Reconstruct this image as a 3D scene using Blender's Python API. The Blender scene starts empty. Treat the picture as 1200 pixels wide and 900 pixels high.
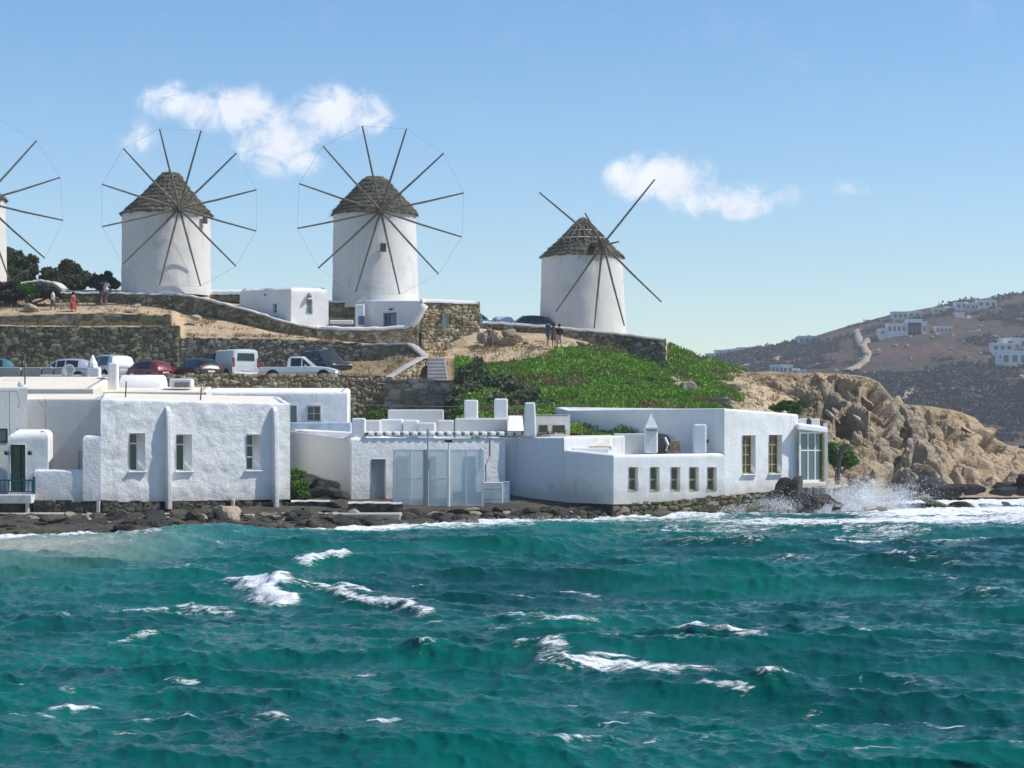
import bpy, bmesh, math, random
import numpy as np
from mathutils import Vector, Matrix

# ------------------------------------------------------------------ camera, world, sun, exposure
S = bpy.context.scene
C = S.collection
F = 2333.0      # focal length in pixels of the 1200 px wide photograph
H = 4.0         # eye height above the sea (m)
YH = 505.0      # row of the horizon
cam_d = bpy.data.cameras.new('camera')
cam = bpy.data.objects.new('camera', cam_d); C.objects.link(cam)
cam.location = (0, 0, H); cam.rotation_euler = (math.pi/2, 0, 0)
cam_d.sensor_width = 36.0; cam_d.lens = 36.0*F/1200.0
cam_d.shift_y = (YH-450.0)/1200.0
cam_d.clip_start = 0.5; cam_d.clip_end = 9000
S.camera = cam

SUN = Vector((0.64, -0.03, 0.76)).normalized()      # towards the sun
W = bpy.data.worlds.new('World'); S.world = W; W.use_nodes = True
nt = W.node_tree; nt.nodes.clear()
def wn(t, **k):
    n = nt.nodes.new(t)
    for a, b in k.items(): setattr(n, a, b)
    return n
def wm(op, a, b=None, c=None):
    n = wn('ShaderNodeMath', operation=op)
    for i, v in enumerate((a, b, c)):
        if v is None: continue
        if isinstance(v, (int, float)): n.inputs[i].default_value = v
        else: nt.links.new(v, n.inputs[i])
    return n.outputs[0]
sky = wn('ShaderNodeTexSky', sky_type='NISHITA', sun_disc=False)
sky.sun_elevation = math.asin(SUN.z); sky.sun_rotation = math.atan2(SUN.x, SUN.y)
sky.altitude = 0; sky.air_density = 1.0; sky.dust_density = 0.08; sky.ozone_density = 1.6
tc = wn('ShaderNodeTexCoord'); sp = wn('ShaderNodeSeparateXYZ'); nt.links.new(tc.outputs['Generated'], sp.inputs[0])
yy = wm('MAXIMUM', sp.outputs[1], 0.08)
uu = wm('DIVIDE', sp.outputs[0], yy); vv = wm('DIVIDE', sp.outputs[2], yy)
cb = wn('ShaderNodeCombineXYZ'); nt.links.new(uu, cb.inputs[0]); nt.links.new(vv, cb.inputs[1])
nz = wn('ShaderNodeTexNoise'); nz.inputs['Scale'].default_value = 62; nz.inputs['Detail'].default_value = 9; nz.inputs['Roughness'].default_value = 0.66
nz.inputs['Distortion'].default_value = 0.6
nt.links.new(cb.outputs[0], nz.inputs['Vector'])
nz2 = wn('ShaderNodeTexNoise'); nz2.inputs['Scale'].default_value = 24; nz2.inputs['Detail'].default_value = 3
nt.links.new(cb.outputs[0], nz2.inputs['Vector'])
blobs = [(212,118,58,26,.75),(270,128,66,36,1.0),(325,165,56,46,1.0),(395,130,66,34,.95),(352,188,34,22,.75),(160,160,30,30,.35),
         (778,208,74,34,1.05),(850,236,82,24,.85),(912,232,40,18,.55),(995,222,30,16,.5),(430,140,40,22,.6)]
tot = None
for px, py, rx, ry, s in blobs:
    a = wm('DIVIDE', wm('SUBTRACT', uu, (px-600)/F), rx*1.15/F); b = wm('DIVIDE', wm('SUBTRACT', vv, (YH-py)/F), ry*1.15/F)
    d = wm('SQRT', wm('ADD', wm('MULTIPLY', a, a), wm('MULTIPLY', b, b)))
    m = wm('MULTIPLY', wm('MAXIMUM', wm('SUBTRACT', 1.0, d), 0.0), s)
    tot = m if tot is None else wm('SMOOTH_MAX', tot, m, 0.12)
nsum = wm('ADD', wm('MULTIPLY', wm('SUBTRACT', nz.outputs[0], 0.5), 1.75), wm('MULTIPLY', wm('SUBTRACT', nz2.outputs[0], 0.5), 0.9))
dens = wm('ADD', tot, wm('MULTIPLY', nsum, wm('MINIMUM', wm('MULTIPLY', tot, 4.0), 1.0)))
mr = wn('ShaderNodeMapRange', interpolation_type='SMOOTHSTEP'); nt.links.new(dens, mr.inputs[0])
mr.inputs[1].default_value = 0.06; mr.inputs[2].default_value = 0.80; mr.inputs[3].default_value = 0; mr.inputs[4].default_value = 0.82
front = wm('GREATER_THAN', sp.outputs[1], 0.08)
fac = wm('MULTIPLY', mr.outputs[0], front)
hs = wn('ShaderNodeHueSaturation'); hs.inputs['Saturation'].default_value = 1.22; hs.inputs['Value'].default_value = 1.0
nt.links.new(sky.outputs[0], hs.inputs['Color'])
mx = wn('ShaderNodeMix', data_type='RGBA'); nt.links.new(fac, mx.inputs[0]); tnt_ = wn('ShaderNodeMix', data_type='RGBA', blend_type='MULTIPLY'); tnt_.inputs[0].default_value = 1.0; nt.links.new(hs.outputs[0], tnt_.inputs[6]); tnt_.inputs[7].default_value = (.93, .97, 1.035, 1); nt.links.new(tnt_.outputs[2], mx.inputs[6])
cc_ = wn('ShaderNodeMix', data_type='RGBA'); nt.links.new(nz2.outputs[0], cc_.inputs[0]); cc_.inputs[6].default_value = (6.2, 6.3, 6.8, 1); cc_.inputs[7].default_value = (9.0, 8.8, 8.9, 1); nt.links.new(cc_.outputs[2], mx.inputs[7])
bg = wn('ShaderNodeBackground'); nt.links.new(mx.outputs[2], bg.inputs[0]); bg.inputs[1].default_value = 0.132
out = wn('ShaderNodeOutputWorld'); nt.links.new(bg.outputs[0], out.inputs[0])

sl = bpy.data.lights.new('sun', 'SUN'); sl.energy = 4.4; sl.angle = math.radians(0.5); sl.color = (1.0, 0.95, 0.86)
so = bpy.data.objects.new('sun', sl); C.objects.link(so)
so.rotation_euler = (-SUN).to_track_quat('-Z', 'Y').to_euler(); so.location = (60, -20, 90)
S.view_settings.view_transform = 'Standard'; S.view_settings.look = 'None'
S.view_settings.exposure = 0.14; S.view_settings.gamma = 1.0; S.view_settings.use_curve_mapping = False
S.cycles.volume_bounces = 0

# ------------------------------------------------------------------ helpers
R = random.Random(7)
def P(px, py, Y): return Vector(((px-600)/F*Y, Y, H+(YH-py)/F*Y))
def ZP(py, Y): return H+(YH-py)/F*Y
def XP(px, Y): return (px-600)/F*Y
def YW(py): return F*H/(py-YH)          # distance of a point of the still sea

def hash3(ix, iy, iz, s=0):
    n = (ix*374761393 + iy*668265263 + iz*2147483647 + s*974634777) & 0xFFFFFFFF
    n = ((n ^ (n >> 13))*1274126177) & 0xFFFFFFFF
    n = ((n ^ (n >> 15))*2246822519) & 0xFFFFFFFF
    return (n ^ (n >> 16)) & 0xFFFFFFFF
def vnoise(p, s=0):
    """smooth value noise in -1..1 on an (n,3) array"""
    p = np.asarray(p, float); i = np.floor(p).astype(np.int64); f = p-i; f = f*f*f*(f*(f*6-15)+10)
    r = 0
    for dx in (0, 1):
        wx = f[:,0] if dx else 1-f[:,0]
        for dy in (0, 1):
            wy = f[:,1] if dy else 1-f[:,1]
            for dz in (0, 1):
                wz = f[:,2] if dz else 1-f[:,2]
                r = r+wx*wy*wz*(hash3(i[:,0]+dx, i[:,1]+dy, i[:,2]+dz, s)/4294967295.0)
    return r*2-1
def fbm(p, s=0, octv=4, gain=0.5):
    p = np.asarray(p, float); a = 1; t = 0; n = 0
    for o in range(octv):
        t = t+a*vnoise(p*(2.03**o)+o*17.3, s+o); n += a; a *= gain
    return t/n
def worley(p, s=0):
    """F1, F2, id of jittered cells, 2-D or 3-D"""
    p = np.asarray(p, float); i = np.floor(p).astype(np.int64)
    f1 = np.full(len(p), 9.0); f2 = np.full(len(p), 9.0); cid = np.zeros(len(p))
    zr = (-1, 0, 1) if p.shape[1] == 3 else (0,)
    for dx in (-1, 0, 1):
        for dy in (-1, 0, 1):
            for dz in zr:
                cx, cy = i[:,0]+dx, i[:,1]+dy; cz = (i[:,2]+dz) if p.shape[1] == 3 else np.zeros(len(p), np.int64)
                jx = hash3(cx, cy, cz, s)/4294967295.0; jy = hash3(cx, cy, cz, s+5)/4294967295.0
                d = (p[:,0]-cx-.1-.8*jx)**2+(p[:,1]-cy-.1-.8*jy)**2
                if p.shape[1] == 3:
                    d = d+(p[:,2]-cz-.1-.8*hash3(cx, cy, cz, s+9)/4294967295.0)**2
                d = np.sqrt(d); near = d < f1
                f2 = np.where(near, f1, np.minimum(f2, d)); f1 = np.where(near, d, f1)
                cid = np.where(near, hash3(cx, cy, cz, s+21)/4294967295.0, cid)
    return f1, f2, cid

ORG = {}
def empty(name, loc, rotz=0, local=False):
    o = bpy.data.objects.new(name, None); C.objects.link(o); o.location = loc; o.rotation_euler = (0, 0, rotz)
    o.empty_display_size = 0.2
    ORG[o.name] = Vector((0, 0, 0)) if local else Vector(loc)
    return o
def tag(o, label, cat, group=None):
    o['label'] = label; o['category'] = cat
    if group: o['group'] = group
    return o
def thing(name, label, cat, loc, rotz=0, local=False, group=None):
    return tag(empty(name, loc, rotz, local), label, cat, group)
def mesh_from(name, v, f, smooth=False):
    me = bpy.data.meshes.new(name)
    v = np.asarray(v, np.float32)
    if isinstance(f, np.ndarray):
        n, k = f.shape
        me.vertices.add(len(v)); me.vertices.foreach_set('co', v.ravel())
        me.loops.add(n*k); me.loops.foreach_set('vertex_index', f.astype(np.int32).ravel())
        me.polygons.add(n); me.polygons.foreach_set('loop_start', np.arange(0, n*k, k, dtype=np.int32))
        me.polygons.foreach_set('loop_total', np.full(n, k, np.int32))
        me.update(calc_edges=True)
    else:
        me.from_pydata([tuple(map(float, x)) for x in v], [], f)
    if smooth: me.polygons.foreach_set('use_smooth', np.ones(len(me.polygons), bool))
    return me
def obj(name, v, f, mat, parent=None, smooth=False, col=None, kind=None):
    v = np.asarray(v, float).reshape(-1, 3)
    if parent is not None: v = v-np.array(ORG[parent.name])
    me = mesh_from(name, v, f, smooth)
    if mat is not None: me.materials.append(mat)
    if col is not None:
        for an, arr in col.items():
            arr = np.asarray(arr, np.float32)
            if arr.ndim == 1:
                me.attributes.new(an, 'FLOAT', 'POINT').data.foreach_set('value', arr)
            else:
                a4 = np.ones((len(arr), 4), np.float32); a4[:,:3] = arr
                me.attributes.new(an, 'FLOAT_COLOR', 'POINT').data.foreach_set('color', a4.ravel())
    o = bpy.data.objects.new(name, me); C.objects.link(o)
    if parent is not None:
        o.parent = parent; ORG[o.name] = ORG[parent.name]
    else: ORG[o.name] = Vector((0, 0, 0))
    if kind: o['kind'] = kind
    return o
class MB:
    def __init__(s): s.v = []; s.f = []
    def add(s, v, f):
        b = len(s.v); s.v += [tuple(x) for x in v]; s.f += [tuple(i+b for i in q) for q in f]; return s
    def box(s, c, size, ax=None):
        """box about c; ax = (x axis, y axis, z axis)"""
        X, Y, Z = ax or (Vector((1,0,0)), Vector((0,1,0)), Vector((0,0,1)))
        c = Vector(c); h = [q/2 for q in size]
        v = [c+X*h[0]*i+Y*h[1]*j+Z*h[2]*k for k in (-1, 1) for j in (-1, 1) for i in (-1, 1)]
        return s.add(v, [(0,2,3,1),(4,5,7,6),(0,1,5,4),(1,3,7,5),(3,2,6,7),(2,0,4,6)])
    def bbox(s, x0, x1, y0, y1, z0, z1): return s.box(((x0+x1)/2, (y0+y1)/2, (z0+z1)/2), (x1-x0, y1-y0, z1-z0))
    def tube(s, p0, p1, r0, r1=None, n=8, cap=True):
        return s.path([p0, p1], [r0, r0 if r1 is None else r1], n, cap)
    def path(s, pts, rad, n=8, cap=True):
        pts = [Vector(p) for p in pts]
        if not hasattr(rad, '__len__'): rad = [rad]*len(pts)
        v = []; f = []
        for i, p in enumerate(pts):
            d = (pts[min(i+1, len(pts)-1)]-pts[max(i-1, 0)]).normalized()
            a = d.cross(Vector((0, 0, 1)) if abs(d.z) < .9 else Vector((1, 0, 0))).normalized(); b = d.cross(a)
            v += [p+(a*math.cos(t)+b*math.sin(t))*rad[i] for t in (2*math.pi*k/n for k in range(n))]
        for i in range(len(pts)-1):
            f += [(i*n+k, i*n+(k+1) % n, (i+1)*n+(k+1) % n, (i+1)*n+k) for k in range(n)]
        if cap: f += [tuple(range(n))[::-1], tuple((len(pts)-1)*n+k for k in range(n))]
        return s.add(v, f)
    def lathe(s, c, prof, n=24, axis=None):
        c = Vector(c); Z = axis or Vector((0,0,1))
        X = Vector((1,0,0)) if abs(Z.x) < .9 else Vector((0,1,0)); Y = Z.cross(X).normalized(); X = Y.cross(Z)
        v = [c+Z*z+(X*math.cos(t)+Y*math.sin(t))*r for r, z in prof for t in (2*math.pi*k/n for k in range(n))]
        f = [(i*n+k, i*n+(k+1) % n, (i+1)*n+(k+1) % n, (i+1)*n+k) for i in range(len(prof)-1) for k in range(n)]
        f += [tuple(range(n))[::-1], tuple((len(prof)-1)*n+k for k in range(n))]
        return s.add(v, f)
    def build(s, name, mat, parent=None, smooth=False, kind=None, bevel=0):
        o = obj(name, s.v, s.f, mat, parent, smooth, kind=kind)
        if bevel:
            m = o.modifiers.new('bevel', 'BEVEL'); m.width = bevel; m.segments = 2; m.limit_method = 'ANGLE'
        return o
def grid_faces(nr, nc, wrap=False):
    i = np.arange(nr-1)[:,None]; j = np.arange(nc if wrap else nc-1)[None,:]; j2 = (j+1) % nc
    a = i*nc+j; b = i*nc+j2; c = (i+1)*nc+j2; d = (i+1)*nc+j
    return np.stack([a, b, c, d], -1).reshape(-1, 4)

# ------------------------------------------------------------------ materials
class MT:
    def __init__(s, name, base=(.5,.5,.5), rough=.8, spec=.3):
        s.m = bpy.data.materials.new(name); s.m.use_nodes = True; s.t = s.m.node_tree
        s.b = s.t.nodes['Principled BSDF']; s.set('Base Color', (*base, 1)); s.set('Roughness', rough); s.set('Specular IOR Level', spec)
        s._c = None
    def set(s, k, v):
        if hasattr(v, 'is_output') or isinstance(v, bpy.types.NodeSocket): s.t.links.new(v, s.b.inputs[k])
        else: s.b.inputs[k].default_value = v
    def n(s, t, **k):
        q = s.t.nodes.new(t)
        for a, b in k.items(): setattr(q, a, b)
        return q
    def co(s):
        if s._c is None: s._c = s.n('ShaderNodeNewGeometry').outputs['Position']
        return s._c
    def noise(s, scale, detail=4, rough=.55, dist=0, stretch=None):
        q = s.n('ShaderNodeTexNoise'); q.inputs['Scale'].default_value = scale; q.inputs['Detail'].default_value = detail
        q.inputs['Roughness'].default_value = rough; q.inputs['Distortion'].default_value = dist
        v = s.co()
        if stretch:
            mp = s.n('ShaderNodeMapping'); mp.inputs['Scale'].default_value = stretch; s.t.links.new(v, mp.inputs[0]); v = mp.outputs[0]
        s.t.links.new(v, q.inputs['Vector']); return q.outputs[0]
    def ramp(s, x, lo, hi, a=0., b=1., smooth=True):
        q = s.n('ShaderNodeMapRange'); q.interpolation_type = 'SMOOTHSTEP' if smooth else 'LINEAR'
        s.t.links.new(x, q.inputs[0]); q.inputs[1].default_value = lo; q.inputs[2].default_value = hi; q.inputs[3].default_value = a; q.inputs[4].default_value = b
        return q.outputs[0]
    def mix(s, fac, a, b, mode='MIX'):
        q = s.n('ShaderNodeMix', data_type='RGBA', blend_type=mode)
        for i, v in ((0, fac), (6, a), (7, b)):
            if isinstance(v, bpy.types.NodeSocket): s.t.links.new(v, q.inputs[i])
            elif i == 0: q.inputs[0].default_value = v
            else: q.inputs[i].default_value = (*v, 1)
        return q.outputs[2]
    def math(s, op, a, b=None):
        q = s.n('ShaderNodeMath', operation=op)
        for i, v in enumerate((a, b)):
            if v is None: continue
            if isinstance(v, bpy.types.NodeSocket): s.t.links.new(v, q.inputs[i])
            else: q.inputs[i].default_value = v
        return q.outputs[0]
    def attr(s, name, fac=False):
        q = s.n('ShaderNodeAttribute'); q.attribute_name = name; return q.outputs['Fac' if fac else 'Color']
    def bump(s, h, strength=.3, dist=.05):
        q = s.n('ShaderNodeBump'); q.inputs['Strength'].default_value = strength; q.inputs['Distance'].default_value = dist
        s.t.links.new(h, q.inputs['Height']); s.t.links.new(q.outputs[0], s.b.inputs['Normal']); return q
M = {}
def plain(name, base, rough=.6, spec=.3, metal=0, var=.12, scale=6):
    m = MT(name, base, rough, spec); m.set('Metallic', metal)
    if var:
        k = m.ramp(m.noise(scale, 3), .3, .7)
        m.set('Base Color', m.mix(k, tuple(c*(1-var) for c in base), tuple(min(1, c*(1+var)) for c in base)))
    M[name] = m.m; return m
def stucco(name, base, bump=.5, stain=(.52,.47,.40), st=.35, scale=1.0):
    m = MT(name, base, .9, .15)
    k = m.ramp(m.noise(.55*scale, 6, .65, .4), .52, .78, 0, st)
    streak = m.ramp(m.noise(2.6*scale, 5, .65, .2, (1,1,.10)), .52, .80, 0, st*.8)
    c = m.mix(k, base, stain); c = m.mix(streak, c, tuple(x*.8 for x in stain))
    c = m.mix(m.ramp(m.noise(9*scale, 3), .35, .7, 0, .12), c, tuple(x*.75 for x in base))
    zz = m.n('ShaderNodeSeparateXYZ'); m.t.links.new(m.co(), zz.inputs[0])          # salt and damp climbing up from the sea
    dz = m.math('ADD', zz.outputs[2], m.math('MULTIPLY', m.noise(1.3, 6, .7), 2.4)); c = m.mix(m.ramp(dz, 2.0, 3.1, .55, 0), c, (.42,.39,.32))
    m.set('Base Color', c)
    h = m.math('ADD', m.math('MULTIPLY', m.noise(5, 6, .65), .8), m.math('MULTIPLY', m.noise(30, 3, .6), .3))
    m.bump(h, bump, .06); M[name] = m.m
stucco('white_stucco', (.80,.79,.77), .5, (.55,.50,.43), .42)
stucco('rough_stucco', (.80,.79,.78), 1.0, (.56,.52,.47), .42)
stucco('tower_stucco', (.68,.66,.63), .35, (.40,.37,.33), .6, .7)
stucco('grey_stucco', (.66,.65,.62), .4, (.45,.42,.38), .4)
stucco('cream_roof', (.78,.71,.58), .35, (.52,.42,.30), .55, .8)
stucco('white_roof', (.82,.81,.78), .3, (.6,.55,.46), .4)
stucco('concrete', (.42,.40,.36), .5, (.22,.2,.17), .5)
stucco('shaded_stained_stucco', (.70,.72,.74), .4, (.42,.41,.40), .7)  # bluish shade put into the base colour; grey streaks are the wall's own stains
plain('weathered_wood', (.13,.11,.085), .85, .2, var=.35, scale=9)
plain('grey_pole', (.15,.14,.11), .8, .2, var=.3, scale=5)
plain('rust_hub', (.13,.065,.035), .8, .2, var=.4, scale=8)
plain('rope', (.34,.34,.34), .9, .1, var=0)
plain('green_paint', (.02,.10,.06), .5, .4, var=.2)
plain('teal_paint', (.02,.12,.14), .5, .4, var=.2)
plain('blue_paint', (.05,.16,.30), .5, .4, var=.2)
plain('ochre_paint', (.42,.31,.07), .6, .3, var=.25)
plain('white_paint', (.75,.75,.73), .5, .4, var=.06)
plain('grey_paint', (.34,.37,.39), .6, .3, var=.12)
plain('pale_blue_paint', (.45,.55,.62), .6, .3, var=.12)
plain('plastic_grey', (.22,.21,.20), .6, .4)
plain('black_rubber', (.015,.015,.016), .7, .3, var=0)
plain('dark_metal', (.03,.03,.032), .5, .5, var=.2)
plain('rust_metal', (.15,.08,.05), .8, .2, var=.4)
plain('steel', (.45,.46,.47), .4, .5, .8, var=.1)
plain('wood_box', (.38,.28,.15), .7, .2, var=.3)
plain('dish_grey', (.50,.49,.47), .5, .4, var=.08)
def glass(name, base, rough=.06, alpha=1.0):
    m = MT(name, base, rough, .6)
    if alpha < 1: m.set('Alpha', alpha)
    M[name] = m.m
glass('dark_glass', (.02,.03,.035)); glass('green_glass', (.012,.04,.032)); glass('sea_glass', (.10,.16,.17), .1)
glass('car_glass', (.02,.03,.035), .04); glass('clear_pane', (.84,.92,.89), .15, .42)
glass('lamp_red', (.35,.02,.015), .2); glass('lamp_white', (.7,.7,.68), .15)

m = MT('stone_wall', rough=.92, spec=.15)          # stone colours come with each stone (attribute), joints are earth
cst = m.attr('stone'); jt = m.attr('joint', True)
c = m.mix(m.ramp(m.noise(14, 4), .3, .75, 0, .3), cst, (.08,.075,.05))
c = m.mix(m.ramp(m.noise(1.1, 4), .5, .8, 0, .30), c, (.10,.115,.04))
m.set('Base Color', m.mix(m.math('MULTIPLY', jt, .7), c, (.05,.045,.032))); m.bump(m.noise(22, 4), .5, .04); M['stone_wall'] = m.m
m = MT('coping', (.70,.67,.60), .9, .15)
c = m.mix(m.ramp(m.noise(2.2, 5, .65), .45, .8, 0, .6), (.62,.59,.53), (.33,.29,.23)); m.set('Base Color', c); m.bump(m.noise(12, 4), .4, .04); M['coping'] = m.m

def earth(name, a, b, c_, rock, veg, vegamt=.5, bs=.6):
    m = MT(name, rough=.95, spec=.1)
    n1 = m.noise(.22, 6, .62, .3); n2 = m.noise(1.6, 5, .6); n3 = m.noise(7, 4, .6)
    c = m.mix(m.ramp(n1, .35, .68), a, b); c = m.mix(m.ramp(n2, .45, .75, 0, .7), c, c_)
    c = m.mix(m.ramp(n3, .55, .75, 0, .6), c, rock)
    c = m.mix(m.math('MULTIPLY', m.ramp(m.noise(.5, 5, .7), .52, .66), vegamt), c, veg)
    m.set('Base Color', c); m.bump(m.math('ADD', n2, m.math('MULTIPLY', n3, .6)), bs, .25); M[name] = m.m
earth('sandy_ground', (.54,.41,.26), (.45,.33,.20), (.60,.48,.33), (.30,.24,.17), (.16,.14,.05), .6)
earth('car_park_ground', (.36,.27,.15), (.28,.21,.12), (.42,.33,.2), (.2,.17,.12), (.2,.16,.06), .6)
earth('slope_soil', (.08,.09,.03), (.10,.085,.04), (.05,.08,.02), (.14,.11,.07), (.035,.09,.015), 1.0)
earth('gravel', (.25,.22,.19), (.19,.17,.15), (.32,.29,.25), (.11,.1,.09), (.2,.18,.15), .3)
m = MT('headland_rock', rough=.95, spec=.1)
rk = m.attr('rock', True); vg = m.attr('veg', True)
n1 = m.noise(.35, 6, .65, .5); n2 = m.noise(2.2, 6, .65, .3); n3 = m.noise(.9, 5, .6, .8, (.5,1,2.2))
sand = m.mix(m.ramp(n1, .38, .66), (.48,.36,.22), (.38,.275,.16)); sand = m.mix(m.ramp(n2, .5, .75, 0, .75), sand, (.22,.165,.10))
roc = m.mix(m.ramp(n3, .35, .68), (.40,.33,.24), (.25,.205,.14)); roc = m.mix(m.ramp(n2, .55, .8, 0, .6), roc, (.46,.39,.29))
c = m.mix(rk, sand, roc); c = m.mix(m.math('MULTIPLY', vg, m.ramp(n2, .36, .58)), c, (.045,.085,.02))
m.set('Base Color', c); m.bump(m.math('ADD', n2, n3), .7, .3); M['headland_rock'] = m.m
def rockmat(name, a, b, c_, moss=None):
    m = MT(name, rough=.85, spec=.25)
    n1 = m.noise(1.2, 6, .65, .5); n2 = m.noise(6, 5, .65)
    c = m.mix(m.ramp(n1, .36, .66), a, b); c = m.mix(m.ramp(n2, .5, .75, 0, .7), c, c_)
    if moss: c = m.mix(m.ramp(m.noise(.9, 5, .6), .5, .62, 0, .85), c, moss)
    m.set('Base Color', c); m.bump(m.math('ADD', n1, n2), .7, .12); M[name] = m.m
rockmat('shore_rock', (.085,.076,.052), (.042,.039,.029), (.17,.145,.095))
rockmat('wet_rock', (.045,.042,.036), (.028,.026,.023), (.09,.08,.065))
rockmat('pale_rock', (.44,.35,.24), (.32,.25,.17), (.5,.42,.32))
rockmat('grey_rock', (.34,.29,.22), (.22,.19,.14), (.42,.36,.28))
rockmat('mossy_base', (.12,.105,.075), (.075,.065,.045), (.18,.15,.1), (.065,.085,.02))
m = MT('thatch', rough=.95, spec=.05)
ct = m.attr('straw'); c = m.mix(m.ramp(m.noise(11, 4, .6, 0, (1,1,.35)), .4, .75, 0, .6), ct, (.05,.045,.03))
c = m.mix(m.ramp(m.noise(1.3, 4), .5, .7, 0, .4), c, (.10,.10,.05)); m.set('Base Color', c); m.bump(m.noise(16, 4, .6, 0, (1,1,.4)), .9, .08); M['thatch'] = m.m
def leafmat(name, a, b, tr=.25):
    m = MT(name, rough=.6, spec=.3); q = m.n('ShaderNodeObjectInfo')
    c = m.mix(m.attr('tint', True), a, b); m.set('Base Color', c)
    t = m.n('ShaderNodeBsdfTranslucent'); m.t.links.new(c, t.inputs[0])
    ms = m.n('ShaderNodeMixShader'); ms.inputs[0].default_value = tr
    m.t.links.new(m.b.outputs[0], ms.inputs[1]); m.t.links.new(t.outputs[0], ms.inputs[2])
    m.t.links.new(ms.outputs[0], m.t.nodes['Material Output'].inputs[0]); M[name] = m.m
leafmat('succulent_leaf', (.07,.20,.012), (.22,.38,.04))
leafmat('dry_leaf', (.14,.11,.04), (.26,.2,.09))
leafmat('grey_green_leaf', (.06,.10,.035), (.19,.23,.11))
leafmat('dark_leaf', (.032,.055,.018), (.12,.14,.055), .35)
leafmat('bright_leaf', (.04,.12,.012), (.12,.22,.03))
leafmat('scrub_leaf', (.03,.035,.018), (.07,.066,.036))
# ------------------------------------------------------------------ sea
def fft_tile(N, L, wind, Lw, kmin, kmax, spread, std, seed, chop):
    rs = np.random.RandomState(seed); k1 = np.fft.fftfreq(N, L/N)*2*np.pi
    kx, ky = np.meshgrid(k1, k1, indexing='ij'); k = np.hypot(kx, ky); k[0,0] = 1e-6
    cosw = (kx*wind[0]+ky*wind[1])/k
    Ph = np.exp(-1/(k*Lw)**2)/k**4*np.abs(cosw)**spread*np.where(cosw < 0, .25, 1)
    Ph[(k < kmin) | (k > kmax)] = 0; Ph[0,0] = 0
    Hh = (rs.randn(N,N)+1j*rs.randn(N,N))*np.sqrt(Ph)
    h = np.fft.ifft2(Hh).real; sc = std/h.std(); h = h*sc
    dx = np.fft.ifft2(1j*kx/k*Hh).real*sc*chop; dy = np.fft.ifft2(1j*ky/k*Hh).real*sc*chop
    d = L/N; jx = 1+(np.roll(dx,-1,0)-np.roll(dx,1,0))/(2*d); jy = 1+(np.roll(dy,-1,1)-np.roll(dy,1,1))/(2*d)
    jxy = (np.roll(dx,-1,1)-np.roll(dx,1,1))/(2*d)
    return np.stack([h, dx, dy, jx*jy-jxy**2], -1), L
def sample(tile, x, y):
    T, L = tile; N = T.shape[0]; u = (x/L) % 1*N; v = (y/L) % 1*N
    i = np.floor(u).astype(int); j = np.floor(v).astype(int); fu = (u-i)[:,None]; fv = (v-j)[:,None]; i %= N; j %= N; i2 = (i+1) % N; j2 = (j+1) % N
    return (T[i,j]*(1-fu)+T[i2,j]*fu)*(1-fv)+(T[i,j2]*(1-fu)+T[i2,j2]*fu)*fv
wd = np.array((-.42, -.9)); wd /= np.linalg.norm(wd)
T1 = fft_tile(256, 67.0, wd, 3.4, .2, 5.0, 6, .175, 3, 1.15)
T2 = fft_tile(256, 19.3, np.array((-.2,-.98)), .8, 2.0, 22, 5, .040, 5, 1.1)
T3 = fft_tile(256, 7.1, np.array((-.6,-.8)), .4, 8.0, 60, 2, .014, 8, .9)
ts = np.concatenate([[-60,-14,-5,-2.2,-1.1,-.7,-.5,-.40], np.linspace(-.33,.33,820), [.40,.5,.7,1.1,2.2,5,14,60]])
ys = [14.0]
while ys[-1] < 122: ys.append(ys[-1]*1.0031)
ys = np.array([-400,-120,-30,0]+ys+[128,140,165,210,300,450,700,1200,2500,5000.0])
TT, YY = np.meshgrid(ts, ys); x0 = (TT*np.maximum(YY, 14)).ravel(); y0 = YY.ravel()
s1 = sample(T1, x0*.96+y0*.28, y0*.96-x0*.28); s2 = sample(T2, x0, y0); s3 = sample(T3, x0*.8-y0*.6, y0*.8+x0*.6)
det = np.clip((135-y0)/25, 0, 1)*np.clip((.36-np.abs(TT.ravel()))/.03, 0, 1)*(y0 > 13)
# the shore: distances of the waterline by column of the photograph
SHORE = [(-200,630),(0,628),(150,627),(200,625),(300,619),(400,616),(500,613),(600,610),(700,607),(720,606),(800,604),(880,602),(940,600),(975,597),(990,588),(1060,586),(1120,585),(1200,586),(1400,588)]
spx = np.array([s[0] for s in SHORE], float); sY = np.array([YW(s[1]) for s in SHORE])
px_ = x0/np.maximum(y0, 14)*F+600
yshore = np.interp(px_, spx, sY)
dsh = yshore-y0                                     # metres of water in front of the shore
near = np.exp(-np.clip(dsh, 0, 60)/11.0)
gust = .75+.5*(fbm(np.stack([x0*.05, y0*.03, y0*0], -1), 4, 2)*.5+.5)
z = (s1[:,0]*gust*(1-.72*near)+s2[:,0]*(.6+.8*gust*.5)+s3[:,0])*det
xx = x0+(s1[:,1]*gust+s2[:,1]+s3[:,1])*det; yy_ = y0+(s1[:,2]*gust+s2[:,2]+s3[:,2])*det
pn = np.stack([x0, y0, y0*0], -1)
foam = np.zeros(len(x0)); active = det > 0
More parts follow.
